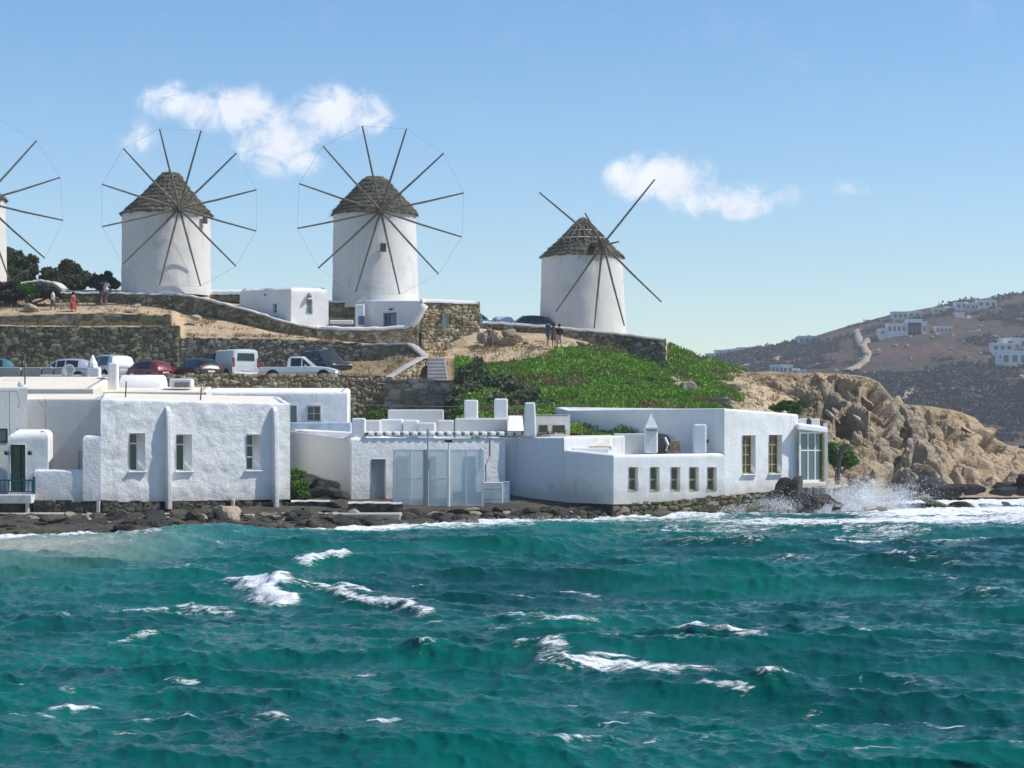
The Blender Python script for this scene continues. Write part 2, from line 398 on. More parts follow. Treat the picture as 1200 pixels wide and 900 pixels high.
# crests that the photograph shows: (x0,y0) -> (x1,y1), height, half width (m), foam
caps = [(288,684,352,703,.42,.65,1.1),(330,687,430,700,.40,.55,.95),(400,697,520,716,.30,.38,.9),(352,671,402,667,.30,.5,.95),(115,712,188,709,.22,.6,.8),(212,704,246,714,.2,.45,.85),
        (780,742,835,757,.25,.5,.95),(830,757,895,768,.18,.35,.8),(592,770,690,782,.28,.6,.72),(690,780,820,793,.28,.6,.78),(470,768,522,766,.2,.45,.62),
        (330,848,372,858,.16,.3,.7),(300,842,330,850,.15,.3,.5),(690,767,805,772,.22,.4,.55),(588,720,690,728,.25,.7,.62),(915,738,955,748,.2,.5,.5),(670,752,740,748,.2,.4,.5),
        (660,897,745,894,.14,.3,.7),(1000,752,1055,748,.2,.4,.55),(900,812,945,810,.2,.4,.62),(580,660,640,656,.25,.8,.6),(770,640,900,644,.3,1.2,.55),(900,652,1010,660,.3,1.0,.55),
        (1030,664,1130,672,.25,1,.5),(1100,690,1200,700,.25,.8,.45),(150,870,210,880,.12,.3,.45),(40,806,70,812,.14,.3,.4),(1010,800,1120,806,.25,.5,.4),(560,735,620,742,.2,.5,.4),
        (-40,668,90,655,.5,1.4,.25),(90,655,170,640,.55,1.5,.15),(170,640,330,626,.5,1.6,.30)]
rc = random.Random(21)
for k in range(75):                                # small scattered whitecaps
    px, py = rc.uniform(-20, 1220), 505+rc.uniform(118, 390)
    L_ = rc.uniform(10, 60); caps.append((px, py, px+L_, py+rc.uniform(-.04,.10)*L_, .025, rc.uniform(.12,.32), rc.uniform(.45,.74)))
for a in caps:
    ya, yb = YW(a[1]), YW(a[3]); A = np.array((XP(a[0], ya), ya)); B = np.array((XP(a[2], yb), yb)); d = B-A; L = np.linalg.norm(d); d = d/L; n = np.array((d[1], -d[0]))
    if n[1] > 0: n = -n                            # towards the viewer: the steep side
    q = np.stack([x0-A[0], y0-A[1]], -1); t = q@d; s = q@n+.35*np.sin(t*1.3+a[0])+.2*np.sin(t*3.1)
    m = active & (t > -3) & (t < L+3) & (np.abs(s) < 9)
    e_ = min(1.2, L*.35); end = np.clip((t[m]+e_)/(1.5*e_), 0, 1)*np.clip((L+e_-t[m])/(1.5*e_), 0, 1); end = end*end*(3-2*end)
    w = a[5]; sm = s[m]; prof = np.where(sm > 0, np.exp(-(sm/(w*.8))**2), np.exp(-(sm/(w*2.2))**2))
    z[m] += a[4]*.62*prof*end
    yy_[m] += n[1]*a[4]*.35*prof*end; xx[m] += n[0]*a[4]*.35*prof*end
    fp = np.where(sm > -.15*w, np.exp(-(np.maximum(sm,0)/(w*.95))**2), np.exp(-((sm+.15*w)/(w*.55))**2))
    foam[m] = np.maximum(foam[m], a[6]*.86*fp*end)
# wild foam on the steepest crests and along the shore
crest = np.clip((s1[:,0]*gust-.30)/.35, 0, 1)*np.clip((.35-s1[:,3])/.5, 0, 1)+.5*np.clip((.25-s2[:,3])/.5, 0, 1)*np.clip((s1[:,0]-.1)/.3, 0, 1)
fleck = np.clip((.62-s2[:,3])/.35, 0, 1)*np.clip((s1[:,0]-.06)/.2, 0, 1)*np.clip(.3+fbm(pn*np.array((.12,.2,1)), 14, 3)*1.4, 0, 1)
foam = np.maximum(foam, np.maximum(crest*.75, fleck*.95)*det)
fl = fbm(pn*np.array((.16,.30,1))+3, 11, 3)
right = np.clip((px_-650)/230, 0, 1)
wid = 6.2-2.4*np.clip((px_-150)/300, 0, 1)+13*right+7*np.clip((px_-960)/120,0,1)
foam = np.maximum(foam, np.clip(1.12-np.clip(dsh, 0, 99)/wid*(.80-.30*right)+fl*(.3+.45*right)-(1-right)*.05, 0, 1.1)*det*(dsh < wid*2.4))
foam = np.where(px_ > 980, np.maximum(foam, np.clip(.78+fl*.95-np.clip(dsh-30, 0, 30)*.035, 0, 1)*(dsh < 52)*det), foam)
sandy = np.exp(-(np.clip(px_-10, 0, 999)/135)**2)*np.exp(-((np.clip(dsh, 0, 40)-6)/9.5)**2)*np.clip(1.1+fl*.6, 0, 1)
foam = np.where((px_ < 190) & (dsh < 14), np.maximum(foam, np.clip(.55+fl*.7, 0, .85)*np.clip(1-dsh/14, 0, 1)*np.clip((190-px_)/60,0,1)), foam)
shal = np.clip(np.exp(-np.clip(dsh, 0, 90)/9.0)+.65*np.exp(-((px_-150)/330)**2)*np.exp(-np.clip(dsh, 0, 90)/16)+.18*fbm(pn*np.array((.035,.05,1)), 21, 3), 0, 1)
m = MT('sea_water', rough=.12, spec=.085)
fo = m.attr('foam', True); sh = m.attr('shallow', True); sd = m.attr('sand', True)
n1 = m.noise(.11, 4, .6, .6, (1,1,.3)); deep = m.mix(m.ramp(n1, .35, .68), (.0004,.053,.051), (.0004,.108,.085))
c = m.mix(sh, deep, (.010,.165,.15)); c = m.mix(m.math('MULTIPLY', sd, .9), c, (.42,.42,.33))
fn = m.math('ADD', m.math('MULTIPLY', m.noise(1.5, 7, .72, 1.2, (.45,1.3,1)), .5), m.math('MULTIPLY', m.noise(6.0, 5, .7, .8, (.55,1.3,1)), .5))
fn = m.math('ADD', m.math('MULTIPLY', fn, 2.0), -.5)
ff = m.ramp(m.math('ADD', m.math('MULTIPLY', fo, .62), fn), .76, 1.04)
ff = m.math('MULTIPLY', ff, m.ramp(fo, .04, .3))
c = m.mix(ff, c, (.80,.82,.82)); m.set('Base Color', c); m.set('Roughness', m.ramp(ff, 0, 1, .09, .8, False)); m.set('IOR', 1.33)
h1 = m.noise(3.2, 4, .55, .3, (.55,1.25,1)); h2 = m.noise(11, 3, .55, .2, (.6,1.2,1)); h3 = m.noise(8, 4, .7)
m.bump(m.math('ADD', m.math('ADD', m.math('MULTIPLY', h1, .55), m.math('MULTIPLY', h2, .24)), m.math('MULTIPLY', m.math('MULTIPLY', ff, h3), .9)), .5, .16)
M['sea_water'] = m.m
sea = obj('sea', np.stack([xx, yy_, z], -1), grid_faces(len(ys), len(ts)), M['sea_water'], None, True,
          {'foam': foam, 'shallow': shal, 'sand': sandy}, 'structure')

# ------------------------------------------------------------------ ground sheets
def upsample(ctrl, nr, nc):
    """ctrl[r][c] -> Vector; nr, nc = steps per span (int or list)"""
    A = np.array([[tuple(p) for p in row] for row in ctrl]); Rn, Cn, _ = A.shape
    nr = [nr]*(Rn-1) if isinstance(nr, int) else nr; nc = [nc]*(Cn-1) if isinstance(nc, int) else nc
    tr = np.concatenate([i+np.arange(k)/k for i, k in enumerate(nr)]+[[Rn-1]]); tcn = np.concatenate([i+np.arange(k)/k for i, k in enumerate(nc)]+[[Cn-1]])
    i = np.minimum(tr.astype(int), Rn-2); fi = (tr-i)[:,None,None]; j = np.minimum(tcn.astype(int), Cn-2); fj = (tcn-j)[None,:,None]
    a = A[i][:,j]; b = A[i][:,j+1]; c_ = A[i+1][:,j]; d = A[i+1][:,j+1]
    return (a*(1-fj)+b*fj)*(1-fi)+(c_*(1-fj)+d*fj)*fi, tr, tcn
def normals(G):
    du = np.gradient(G, axis=1); dv = np.gradient(G, axis=0); n = np.cross(du, dv); l = np.linalg.norm(n, axis=2, keepdims=True); return n/np.maximum(l, 1e-9)

LFT = [(560,99),(500,119.2),(447,119.9),(444,133.9),(382,134.8),(381,137.2),(367,137.8),(354,142.9),(342,143.5),(341,144.5),(340,146),(341,165),(430,200)]
HC = [(-160,LFT),(-60,LFT),(60,[(560,99),(500,119.9),(447,120.6)]+LFT[3:]),(130,[(560,99),(500,120.4),(447,121.1)]+LFT[3:]),
 (205,[(560,99),(500,121),(447,121.7),(444,133.9),(383,134.8),(382,137.2),(374,137.8),(363,142.6),(344,143.2),(342,144.5),(341,146),(341,165),(430,200)]),
 (215,[(560,99),(500,121.1),(447,121.8),(444,134.2),(396,134.9),(393,136.5),(386,137.8),(366,142.3),(346,142.9),(344,144.5),(343,146),(343,165),(430,200)]),
 (262,[(560,99),(500,121.5),(447,122.2),(441,134.2),(396,134.9),(394,136),(389,137.4),(374,141.0),(357,141.6),(357,143.2),(350,145),(348,165),(430,200)]),
 (330,[(560,99),(505,122),(447,122.7),(434,134.2),(396,134.9),(395,136),(394,137.2),(391,139.6),(377,140.2),(378,143),(354,144.5),(353,165),(430,200)]),
 (372,[(560,99),(505,122.3),(447,123.0),(424,134.2),(399,134.9),(398,136),(397,137),(396,139.2),(385,139.8),(382,143),(354,144.5),(353,165),(430,200)]),
 (440,[(555,99),(505,122.8),(440,123.5),(420,133.6),(405,134.7),(404,136),(404,137),(403,138.8),(387,139.4),(384,143),(354,144.5),(354,165),(430,200)]),
 (462,[(550,99),(500,121.0),(446,121.8),(422,130.5),(412,133.4),(410,135),(409,136),(408,138.5),(387,139.1),(384,143),(354,144.5),(355,165),(430,200)]),
 (490,[(540,97),(490,118.4),(447,119.0),(420,128),(416,132),(415,134),(414,135.5),(412,138.2),(388,138.9),(384,143),(355,144.5),(356,165),(430,200)]),
 (520,[(530,97),(488,117.9),(449,118.5),(419,127),(415,131.5),(414,134),(413,135.5),(411,138.8),(388,139.6),(384,143),(372,145),(372,165),(430,200)]),
 (545,[(520,97),(482,108),(450,118),(422,127),(414,131),(411,134),(409,136),(404,138),(386,140),(389,143),(390,147),(390,165),(430,200)]),
 (590,[(515,97),(482,108),(450,118),(425,126),(413,130.5),(408,134),(404,136),(393,139),(386,140.3),(393,143),(394,147),(394,165),(430,200)]),
 (650,[(510,98),(480,108),(450,117),(425,125),(411,131),(406,134),(402,137),(398,139),(389,140.3),(394,143),(394,147),(394,165),(430,200)]),
 (720,[(510,98),(480,108),(458,115),(438,122),(424,128),(419,132),(415,135.5),(411,139.6),(394,140.3),(394,143),(394,147),(394,165),(430,200)]),
 (777,[(510,98),(482,106),(468,112),(456,119),(446,125),(441,130),(437,134.5),(433,139.3),(402,140.2),(399,143),(399,147),(399,165),(430,200)]),
 (787,[(510,98),(482,106),(468,112),(456,119),(446,125),(439,130),(431,135),(423,139),(416,141),(411,145),(409,150),(409,165),(430,200)]),
 (840,[(520,103),(490,107),(474,110),(466,116),(458,122),(450,127),(443,131),(437,135),(432,139),(429,143),(428,150),(430,165),(450,200)]),
 (880,[(530,105),(500,108),(485,112),(473,115),(465,120),(457,125),(449,129),(443,133),(439,137),(437,142),(436,150),(438,165),(460,200)]),
 (930,[(560,106),(530,109),(510,112),(500,113),(490,118),(480,122),(470,126),(465,130),(460,134),(455,142),(455,150),(470,165),(500,200)])]
ctrl = [[P(px, *pr[r]) for px, pr in HC] for r in range(13)]
G, tr, tcn = upsample(ctrl, [8,14,5,16,10,6,5,10,6,4,4,8,4], [6]*3+[10]*18)
N = normals(G); N *= np.sign(N[:,:,2:3]+1e-9)
pts = G.reshape(-1, 3)
pxg = pts[:,0]/pts[:,1]*F+600
amp = np.where(pxg > 530, .35, .16)
amp *= np.interp(np.repeat(tr, G.shape[1]), [0,2,3,4,6,8,9,12], [1,.4,.5,.6,.8,.3,.15,.4])
pts = pts+N.reshape(-1,3)*(fbm(pts*.45, 31, 5)*amp)[:,None]
hill_pts = pts.reshape(G.shape)
fcs = grid_faces(G.shape[0], G.shape[1])
mid_px = pxg[fcs].mean(1); mid_r = np.repeat(tr, G.shape[1])[fcs].mean(1)
hill = obj('hillside', pts, fcs, M['sandy_ground'], None, True, None, 'structure')
hill.data.materials.append(M['car_park_ground']); hill.data.materials.append(M['slope_soil'])
mi = np.zeros(len(fcs), np.int32); mi[(mid_r < 3) & (mid_px < 540)] = 1
green_top = np.interp(mid_px, [535,560,600,640,660,690,720,777,930], [3.0,3.0,3.1,3.3,4.6,6.4,7.1,7.2,9.5])
mi[(mid_px > 532) & (mid_px < 782) & (mid_r < green_top)] = 2
lim_ = 856+46*fbm(pts[fcs].mean(1)*.3, 77, 3)
mi[(mid_px > 782) & (mid_px < lim_)] = 2
hill.data.polygons.foreach_set('material_index', mi)

def hill_at(px, r):
    """point of the hillside at column px and row parameter r"""
    cpx = np.array([c_[0] for c_ in HC], float); j = np.interp(px, cpx, np.arange(len(cpx)))
    c0 = min(int(j), len(cpx)-2); r0 = min(int(r), 11); fj = j-c0; fr = r-r0
    a = ctrl[r0][c0].lerp(ctrl[r0][c0+1], fj); b = ctrl[r0+1][c0].lerp(ctrl[r0+1][c0+1], fj); return a.lerp(b, fr)

# shore: sea bed, rock shelf, ground under the houses, the beach on the right
SC = [(-200,-1),(0,0),(100,0),(200,0),(300,0),(400,0),(500,0),(600,0),(700,0),(760,0),(850,0),(940,0),(985,0),(1060,1),(1120,1),(1200,1),(1320,1)]
rows = [[] for _ in range(7)]
for px, beach in SC:
    yw = float(np.interp(px, spx, sY))
    if beach: prof = [(yw-14,-1.6),(yw-2,-.25),(yw+.6,.12),(yw+4,.7),(yw+8,1.3),(yw+14,2.2),(yw+24,2.6)]
    else:
        led = np.interp(px, [0,300,500,720,940], [85,86.5,90,92,95.5]); led = max(led, yw+1.0)
        prof = [(yw-12,-2),(yw-1.2,-.5),(yw+.5,.08),(led,.42),(led+3,.7),(led+7,1.1),(led+13,2.2)]
    for k, (Y, zz) in enumerate(prof): rows[k].append(Vector((XP(px, Y), Y, zz)))
G, tr, tcn = upsample(rows, [3,8,8,14,8,6,4], 14); pts = G.reshape(-1,3)
mk = np.repeat(tr, G.shape[1]); ax = np.interp(mk, [0,1.2,2,3,3.6,6], [.35,.35,.35,.2,.05,.05]); ax = np.where(pts[:,0]/pts[:,1]*F+600 > 985, .12, ax)
pts = pts+np.stack([0*mk, 0*mk, fbm(pts*1.1, 41, 4)*ax], -1)
shore = obj('shore', pts, grid_faces(*G.shape[:2]), M['shore_rock'], None, True, None, 'structure')
shore.data.materials.append(M['gravel']); f4 = grid_faces(*G.shape[:2]); shore.data.polygons.foreach_set('material_index', (pts[f4].mean(1)[:,0]/pts[f4].mean(1)[:,1]*F+600 > 990).astype(np.int32))

# ------------------------------------------------------------------ loose rocks
def rock_data(seed, sub=3, flat=.75, planes=9):
    bm = bmesh.new(); bmesh.ops.create_icosphere(bm, subdivisions=sub, radius=1.0)
    d = np.array([v.co[:] for v in bm.verts]); d /= np.linalg.norm(d, axis=1, keepdims=True); f = [tuple(v.index for v in q.verts) for q in bm.faces]; bm.free()
    rs = np.random.RandomState(seed); n = rs.randn(planes, 3); n /= np.linalg.norm(n, axis=1, keepdims=True); k = rs.uniform(.42, .9, planes)
    rad = np.ones(len(d))*1.05
    for a, b in zip(n, k):
        q = d@a; rad = np.where(q > .05, np.minimum(rad, b/np.maximum(q, .05)), rad)
    rad *= 1+.10*fbm(d*2.2+seed, seed, 4); v = d*rad[:,None]; v[:,2] *= flat
    return v, f
ROCKS = []
for s in range(8):
    v, f = rock_data(100+s); me = mesh_from('rock', v, f, False); me.polygons.foreach_set('use_smooth', np.zeros(len(f), bool)); ROCKS.append(me)
ROCKMAT = {}
def rock(parent, loc, size, mat, seed, rot=None, name='rock'):
    key = (seed % 8, mat)
    if key not in ROCKMAT:
        me = ROCKS[seed % 8].copy(); me.materials.append(M[mat]); ROCKMAT[key] = me
    o = bpy.data.objects.new(name, ROCKMAT[key]); C.objects.link(o); rr = random.Random(seed)
    o.location = Vector(loc)-(ORG[parent.name] if parent else Vector((0,0,0)))
    o.scale = size if hasattr(size, '__len__') else (size*rr.uniform(.8,1.3), size*rr.uniform(.8,1.2), size*rr.uniform(.6,1.0))
    o.rotation_euler = rot or (rr.uniform(-.4,.4), rr.uniform(-.4,.4), rr.uniform(0,6.28))
    if parent: o.parent = parent
    ORG[o.name] = Vector((0,0,0)); return o
# the rubble between the ledge and the water
sd_ = 0
for px in np.arange(-25, 722, 7.5):
    yw = float(np.interp(px, spx, sY)); led = max(float(np.interp(px, [0,300,500,720,940], [85,86.5,90,92,95.5])), yw+1.0)
    for k in range(7 if px < 420 else 9):
        t = R.random(); Y = yw+.1+(led-yw-.5)*t; zz = .02+.42*t
        sd_ += 1; sz = R.choice([.18,.22,.28,.35,.42,.6])*(1 if px < 420 else .8)
        mt = R.choice(['wet_rock','wet_rock','shore_rock','shore_rock']) if t < .5 else R.choice(['wet_rock','wet_rock','shore_rock','shore_rock','shore_rock','grey_rock'])
        rock(shore, (XP(px+R.uniform(-5,5), Y), Y, zz-.08), (sz*R.uniform(.8,1.4), sz*R.uniform(.7,1.1), sz*R.uniform(.45,.75)), mt, sd_)
rock(shore, P(114,611,83.0), (.95,.8,.62), 'pale_rock', 3, (.1,.3,.4)); rock(shore, P(268,605,83.5), (.85,.7,.72), 'pale_rock', 5, (.35,.2,1.2))
rock(shore, P(232,606,83.2), (.6,.5,.5), 'shore_rock', 6); rock(shore, P(60,612,81), (.9,.6,.4), 'shore_rock', 12); rock(shore, P(180,612,82), (1.3,.7,.5), 'wet_rock', 14)
# rocks at the foot of the right-hand house and off the beach
for px, py, Y, s, mt in [(921,577,95.3,(.55,.5,1.0),'wet_rock'),(932,575,95.0,(.5,.5,1.15),'shore_rock'),(941,588,94.8,(.5,.45,.7),'wet_rock'),(927,594,94.3,(.7,.5,.6),'wet_rock'),(951,593,94.7,(.6,.5,.6),'shore_rock'),
                         (966,588,95.5,(.7,.6,.6),'wet_rock'),(975,592,95.5,(.6,.5,.45),'wet_rock'),(905,598,93.6,(.9,.5,.4),'mossy_base'),(870,600,93.2,(1.0,.5,.35),'mossy_base'),(830,600,92.6,(1.1,.5,.3),'mossy_base'),(780,603,91.8,(1.1,.5,.35),'mossy_base'),
                         (1088,562,108,(.75,.7,.7),'wet_rock'),(1095,572,107,(1.2,.9,.75),'wet_rock'),(1112,575,106.5,(1.5,.9,.6),'wet_rock'),(1075,575,107,(1.1,.8,.5),'wet_rock'),(1138,575,107,(1.0,.7,.5),'wet_rock'),(1060,580,105,(1.0,.7,.35),'wet_rock'),
                         (1020,598,98,(1.0,.6,.32),'grey_rock'),(1033,600,98,(.7,.5,.25),'grey_rock'),(1105,593,100,(1.5,.7,.28),'mossy_base'),(1130,594,100,(1.3,.6,.24),'mossy_base'),(1080,592,100.5,(1.0,.6,.22),'wet_rock'),(1192,572,108,(1.3,.9,.6),'wet_rock'),(1178,577,107,(1.0,.8,.4),'wet_rock'),(1215,570,108,(1.4,.9,.8),'wet_rock'),
                         (1012,573,106,(.9,.8,.5),'grey_rock'),(995,577,104,(.9,.8,.5),'wet_rock'),(1180,591,101,(.9,.4,.15),'wet_rock')]:
    sd_ += 1; rock(shore, P(px, py, Y), s, mt, sd_)
# flat ledge of concrete in front of the left house
MB().bbox(XP(-40,85.6), XP(88,85.6), 84.4, 86.2, .1, .50).build('ledge', M['concrete'], shore, bevel=.05)
MB().bbox(XP(85,85.8), XP(300,85.8), 85.0, 86.6, .1, .44).build('ledge', M['concrete'], shore, bevel=.05)
MB().bbox(XP(302,86.8), XP(470,86.8), 86.2, 88.2, .1, .42).build('ledge', M['concrete'], shore, bevel=.05)

# ------------------------------------------------------------------ headland on the right
SIL = [(828,432),(850,434),(875,437),(900,435),(930,437),(960,437),(1000,439),(1022,443),(1036,451),(1043,463),(1050,478),(1062,474),(1090,476),(1120,481),(1142,489),(1156,503),(1172,519),(1190,524),(1215,530),(1260,545),(1330,570)]
hp = [s[0] for s in SIL]; hy = [s[1] for s in SIL]
cols = list(np.linspace(830, 1330, 41)); ctrlh = []
for k in range(9):
    row = []
    for px in cols:
        top = float(np.interp(px, hp, hy)); zf = 560 if px < 985 else 571
        Yf = float(np.interp(px, [830,985,1060,1200,1330], [108,112,113,112,112])); Yt = float(np.interp(px, [830,1000,1050,1200,1330], [140,130,128,126,124]))
        t = [0,.12,.3,.48,.64,.8,.92,1.0][k] if k < 8 else 1.25
        if k == 8: row.append(P(px, 560, Yt+25)); continue
        if k == 0: row.append(P(px, zf+12, Yf-1.5)); continue
        py = zf+(top-zf)*(t-.12)/.88; tt = (t-.12)/.88
        row.append(P(px, py, Yf+(Yt-Yf)*tt**1.25))
    ctrlh.append(row)
G, tr, tcn = upsample(ctrlh, [6,20,28,28,28,28,18,8][:8], 12); Nn = normals(G); Nn *= -np.sign((Nn*G).sum(2, keepdims=True)+1e-9)
pts = G.reshape(-1,3); nn = Nn.reshape(-1,3); trr = np.repeat(tr, G.shape[1]); ppx = pts[:,0]/pts[:,1]*F+600; ppy = YH-(pts[:,2]-H)/pts[:,1]*F
edge = np.clip(trr/1.2, 0, 1)*np.clip((7.0-trr)/.8, 0, 1)
# craggy belt that runs from the overhang at the top down to the point
crag = np.exp(-((ppx-(1035+(ppy-470)*.42))/52)**2)*np.clip((ppy-446)/14,0,1)+.75*np.exp(-((ppx-965)/48)**2-((ppy-485)/30)**2)+.6*np.exp(-((ppx-890)/45)**2-((ppy-466)/16)**2)+.35*np.exp(-((ppx-1185)/40)**2-((ppy-540)/28)**2)
crag = np.clip(crag+.25*fbm(pts*.35, 51, 3), 0, 1)
sdir = pts@np.array((.42,.25,.87)); s_ = sdir*1.15+1.1*fbm(pts*.4, 52, 3); saw = (s_-np.floor(s_)); saw = np.where(saw < .75, saw/.75, (1-saw)/.25)
SL = np.array(((.75,0,-.66),(.66,0,.75),(0,1,0))).T; sl_ = pts@SL
f1, f2, cid = worley(sl_*np.array((.20,.52,.32))+.35*fbm(pts*.6, 53, 2)[:,None], 3); g1, g2, gid = worley(sl_*np.array((.75,1.9,1.0))+.2*fbm(pts*1.5, 56, 2)[:,None], 7)
ck1 = 1-np.clip((f2-f1)*7, 0, 1); ck2 = 1-np.clip((g2-g1)*6, 0, 1)
blk = (cid-.4)*1.25-.75*ck1; blk2 = (gid-.5)*.2-.22*ck2
disp = crag*(blk+blk2+.45*(saw-.5))+(1-crag)*(.22*(saw-.5)+.40*fbm(pts*.45, 54, 4)+.14*fbm(pts*1.6, 55, 3)+.08*(gid-.5)-.10*ck2-.3*ck1)
# hollows the photograph shows: (px, py, rx, ry, depth)
for hx, hyy, rx, ry, dp in [(1023,468,17,20,3.2),(988,500,15,13,2.3),(973,478,16,8,1.6),(990,458,14,7,1.5),(955,455,11,7,1.0),(1117,511,18,7,1.6),(1163,521,16,8,1.7),(1067,484,9,4,.8),(1076,545,10,5,1.2),(1030,500,12,14,1.0),(1060,512,8,10,1.0),(1095,492,14,4,.6),(900,460,14,7,.8),(870,462,10,6,.8),(1015,560,9,4,.7),(1048,560,11,4,.9)]:
    q = ((ppx-hx)/rx)**2+((ppy-hyy-.25*(ppx-hx)*(-.3))/ry)**2
    disp -= 1.4*dp*np.clip(1.25-q, 0, 1)**.6
    lip = np.exp(-((ppx-hx)/(rx*1.2))**2-((ppy-hyy+ry*1.5)/(ry*.6))**2); disp += lip*dp*.32
pts = pts+nn*(disp*edge)[:,None]
veg = np.clip(np.exp(-((ppx-842)/32)**2)+.9*np.exp(-((ppx-920)/55)**2-((ppy-478)/11)**2)+1.3*np.exp(-((ppx-990)/22)**2-((ppy-532)/16)**2), 0, 1)
headland = obj('headland', pts, grid_faces(*G.shape[:2]), M['headland_rock'], None, False, {'rock': np.clip(crag*1.0, 0, .85), 'veg': veg}, 'structure')
head_pts = pts.reshape(G.shape); htr = np.repeat(tr, G.shape[1])
def head_at(px, py):
    a = head_pts.reshape(-1,3); qx = a[:,0]/a[:,1]*F+600; qy = YH-(a[:,2]-H)/a[:,1]*F
    d = (qx-px)**2+(qy-py)**2+np.where(htr > 7.2, 1e6, 0); return Vector(a[int(np.argmin(d))])
for k in range(34):
    u = R.random()
    if u < .62:
        py = R.uniform(462, 572); px = 1035+(py-470)*.42+R.gauss(0, 34)
    elif u < .8: px, py = R.gauss(965, 38), R.gauss(488, 22)
    elif u < .9: px, py = R.uniform(1000, 1190), R.uniform(556, 572)
    else: px, py = R.uniform(1060, 1200), R.uniform(488, 560)
    top = np.interp(px, hp, hy)
    if py < top+12 or px < 870: continue
    p = head_at(px, py); s = R.uniform(.2, .6)*(1 if u < .8 else .5)
    rock(headland, p-Vector((0,-.15,.1))*s, (s*1.7, s*.9, s*.55), R.choice(['grey_rock','pale_rock']), 400+k, (R.uniform(-.3,.3), .7+R.uniform(-.25,.25), R.uniform(-.6,.6)))

# ------------------------------------------------------------------ far hill across the bay
FS = [(600,455),(700,446),(780,436),(822,421),(850,413),(880,409),(905,405),(930,400),(955,394),(1000,380),(1040,369),(1075,362),(1110,356),(1150,350),(1200,345),(1300,338),(1450,345)]
fpx = [s[0] for s in FS]; fpy = [s[1] for s in FS]; fcols = list(np.linspace(600, 1450, 35)); FC = []
frow = [(0,520,560),(.1,0,590),(.35,0,660),(.6,0,740),(.8,0,810),(1.0,0,900),(1.15,0,1000)]
for t, _, Y in frow:
    FC.append([P(px, 523+(float(np.interp(px, fpx, fpy))-523)*min(t, 1), Y) if t <= 1 else P(px, float(np.interp(px, fpx, fpy))+6, Y) for px in fcols])
G, tr, tcn = upsample(FC, [6,18,20,18,18,4], 9); pts = G.reshape(-1,3)
e = np.clip(np.repeat(tr, G.shape[1]), 0, 1)
zz = 3.2*fbm(pts*.012, 61, 4)+1.2*fbm(pts*.06, 62, 3)+.5*fbm(pts*.25, 63, 2)
terr = pts[:,2]/3.2+.8*fbm(pts*.02, 64, 3); terr = (np.floor(terr)+np.clip((terr-np.floor(terr))*3, 0, 1)-terr)*1.1
pts = pts+np.stack([0*zz, 0*zz, (zz+terr)*e*np.where(np.repeat(tr, G.shape[1]) > 4.8, .35, 1)], -1); far_pts = pts.reshape(G.shape)
m = MT('far_hill_ground', rough=.95, spec=.05)
n1 = m.noise(.018, 5, .6, .4); n2 = m.noise(.09, 6, .65, .3); n3 = m.noise(.35, 5, .65)
c = m.mix(m.ramp(n1, .4, .62), (.10,.078,.055), (.14,.092,.06)); c = m.mix(m.ramp(n2, .45, .7, 0, .8), c, (.05,.048,.038)); c = m.mix(m.ramp(n3, .6, .78, 0, .7), c, (.19,.155,.12))
m.set('Base Color', c); m.bump(m.math('ADD', n2, n3), .8, 2.0); M['far_hill_ground'] = m.m
far_hill = obj('far_hill', pts, grid_faces(*G.shape[:2]), M['far_hill_ground'], None, True, None, 'structure')
fq = far_pts.reshape(-1,3); fqx = fq[:,0]/fq[:,1]*F+600; fqy = YH-(fq[:,2]-H)/fq[:,1]*F; ftr = np.repeat(tr, G.shape[1])
def far_at(px, py):
    d = (fqx-px)**2+((fqy-py)*1.6)**2+np.where(ftr > 5, 1e6, 0); return Vector(fq[int(np.argmin(d))])
def ribbon(name, pix, width, mat, lift):
    pp = []
    for a, b in zip(pix[:-1], pix[1:]):
        for k in range(8): pp.append(far_at(a[0]+(b[0]-a[0])*k/8, a[1]+(b[1]-a[1])*k/8))
    pp = [sum((pp[max(0, min(len(pp)-1, i+j))] for j in (-2,-1,0,1,2)), Vector((0,0,0)))/5 for i in range(len(pp))]
    v = []; f = []
    for i, p in enumerate(pp):
        d = pp[min(i+1, len(pp)-1)]-pp[max(i-1, 0)]; d.z = 0; d = d.normalized() if d.length > .01 else Vector((0,1,0)); n = Vector((-d.y, d.x, 0))
        w = width*(.7+.5*R.random())
        up = Vector((0, -.6*lift, lift))
        v += [p-n*w+up-Vector((0,0,2)), p-n*w*.9+up, p+n*w*.9+up, p+n*w+up-Vector((0,0,2))]
        if i: b = i*4; f += [(b-4+k, b-3+k, b+1+k, b+k) for k in range(3)]
    return obj(name, v, f, mat, None, True, None, 'structure')
earth('dirt_path', (.36,.30,.22), (.31,.25,.18), (.4,.34,.26), (.34,.28,.2), (.3,.26,.18), .3)
ribbon('path', [(1003,388),(1006,398),(1011,408),(1017,417),(1014,424),(1003,431),(990,437)], 1.7, M['dirt_path'], .9)
ribbon('path', [(1018,398),(1012,404),(1009,410)], 1.4, M['dirt_path'], .9)
ribbon('path', [(905,424),(914,418),(922,413),(932,411)], 1.6, M['dirt_path'], .7)
ribbon('path', [(1048,470),(1060,464),(1075,456)], 2.0, M['dirt_path'], .7)
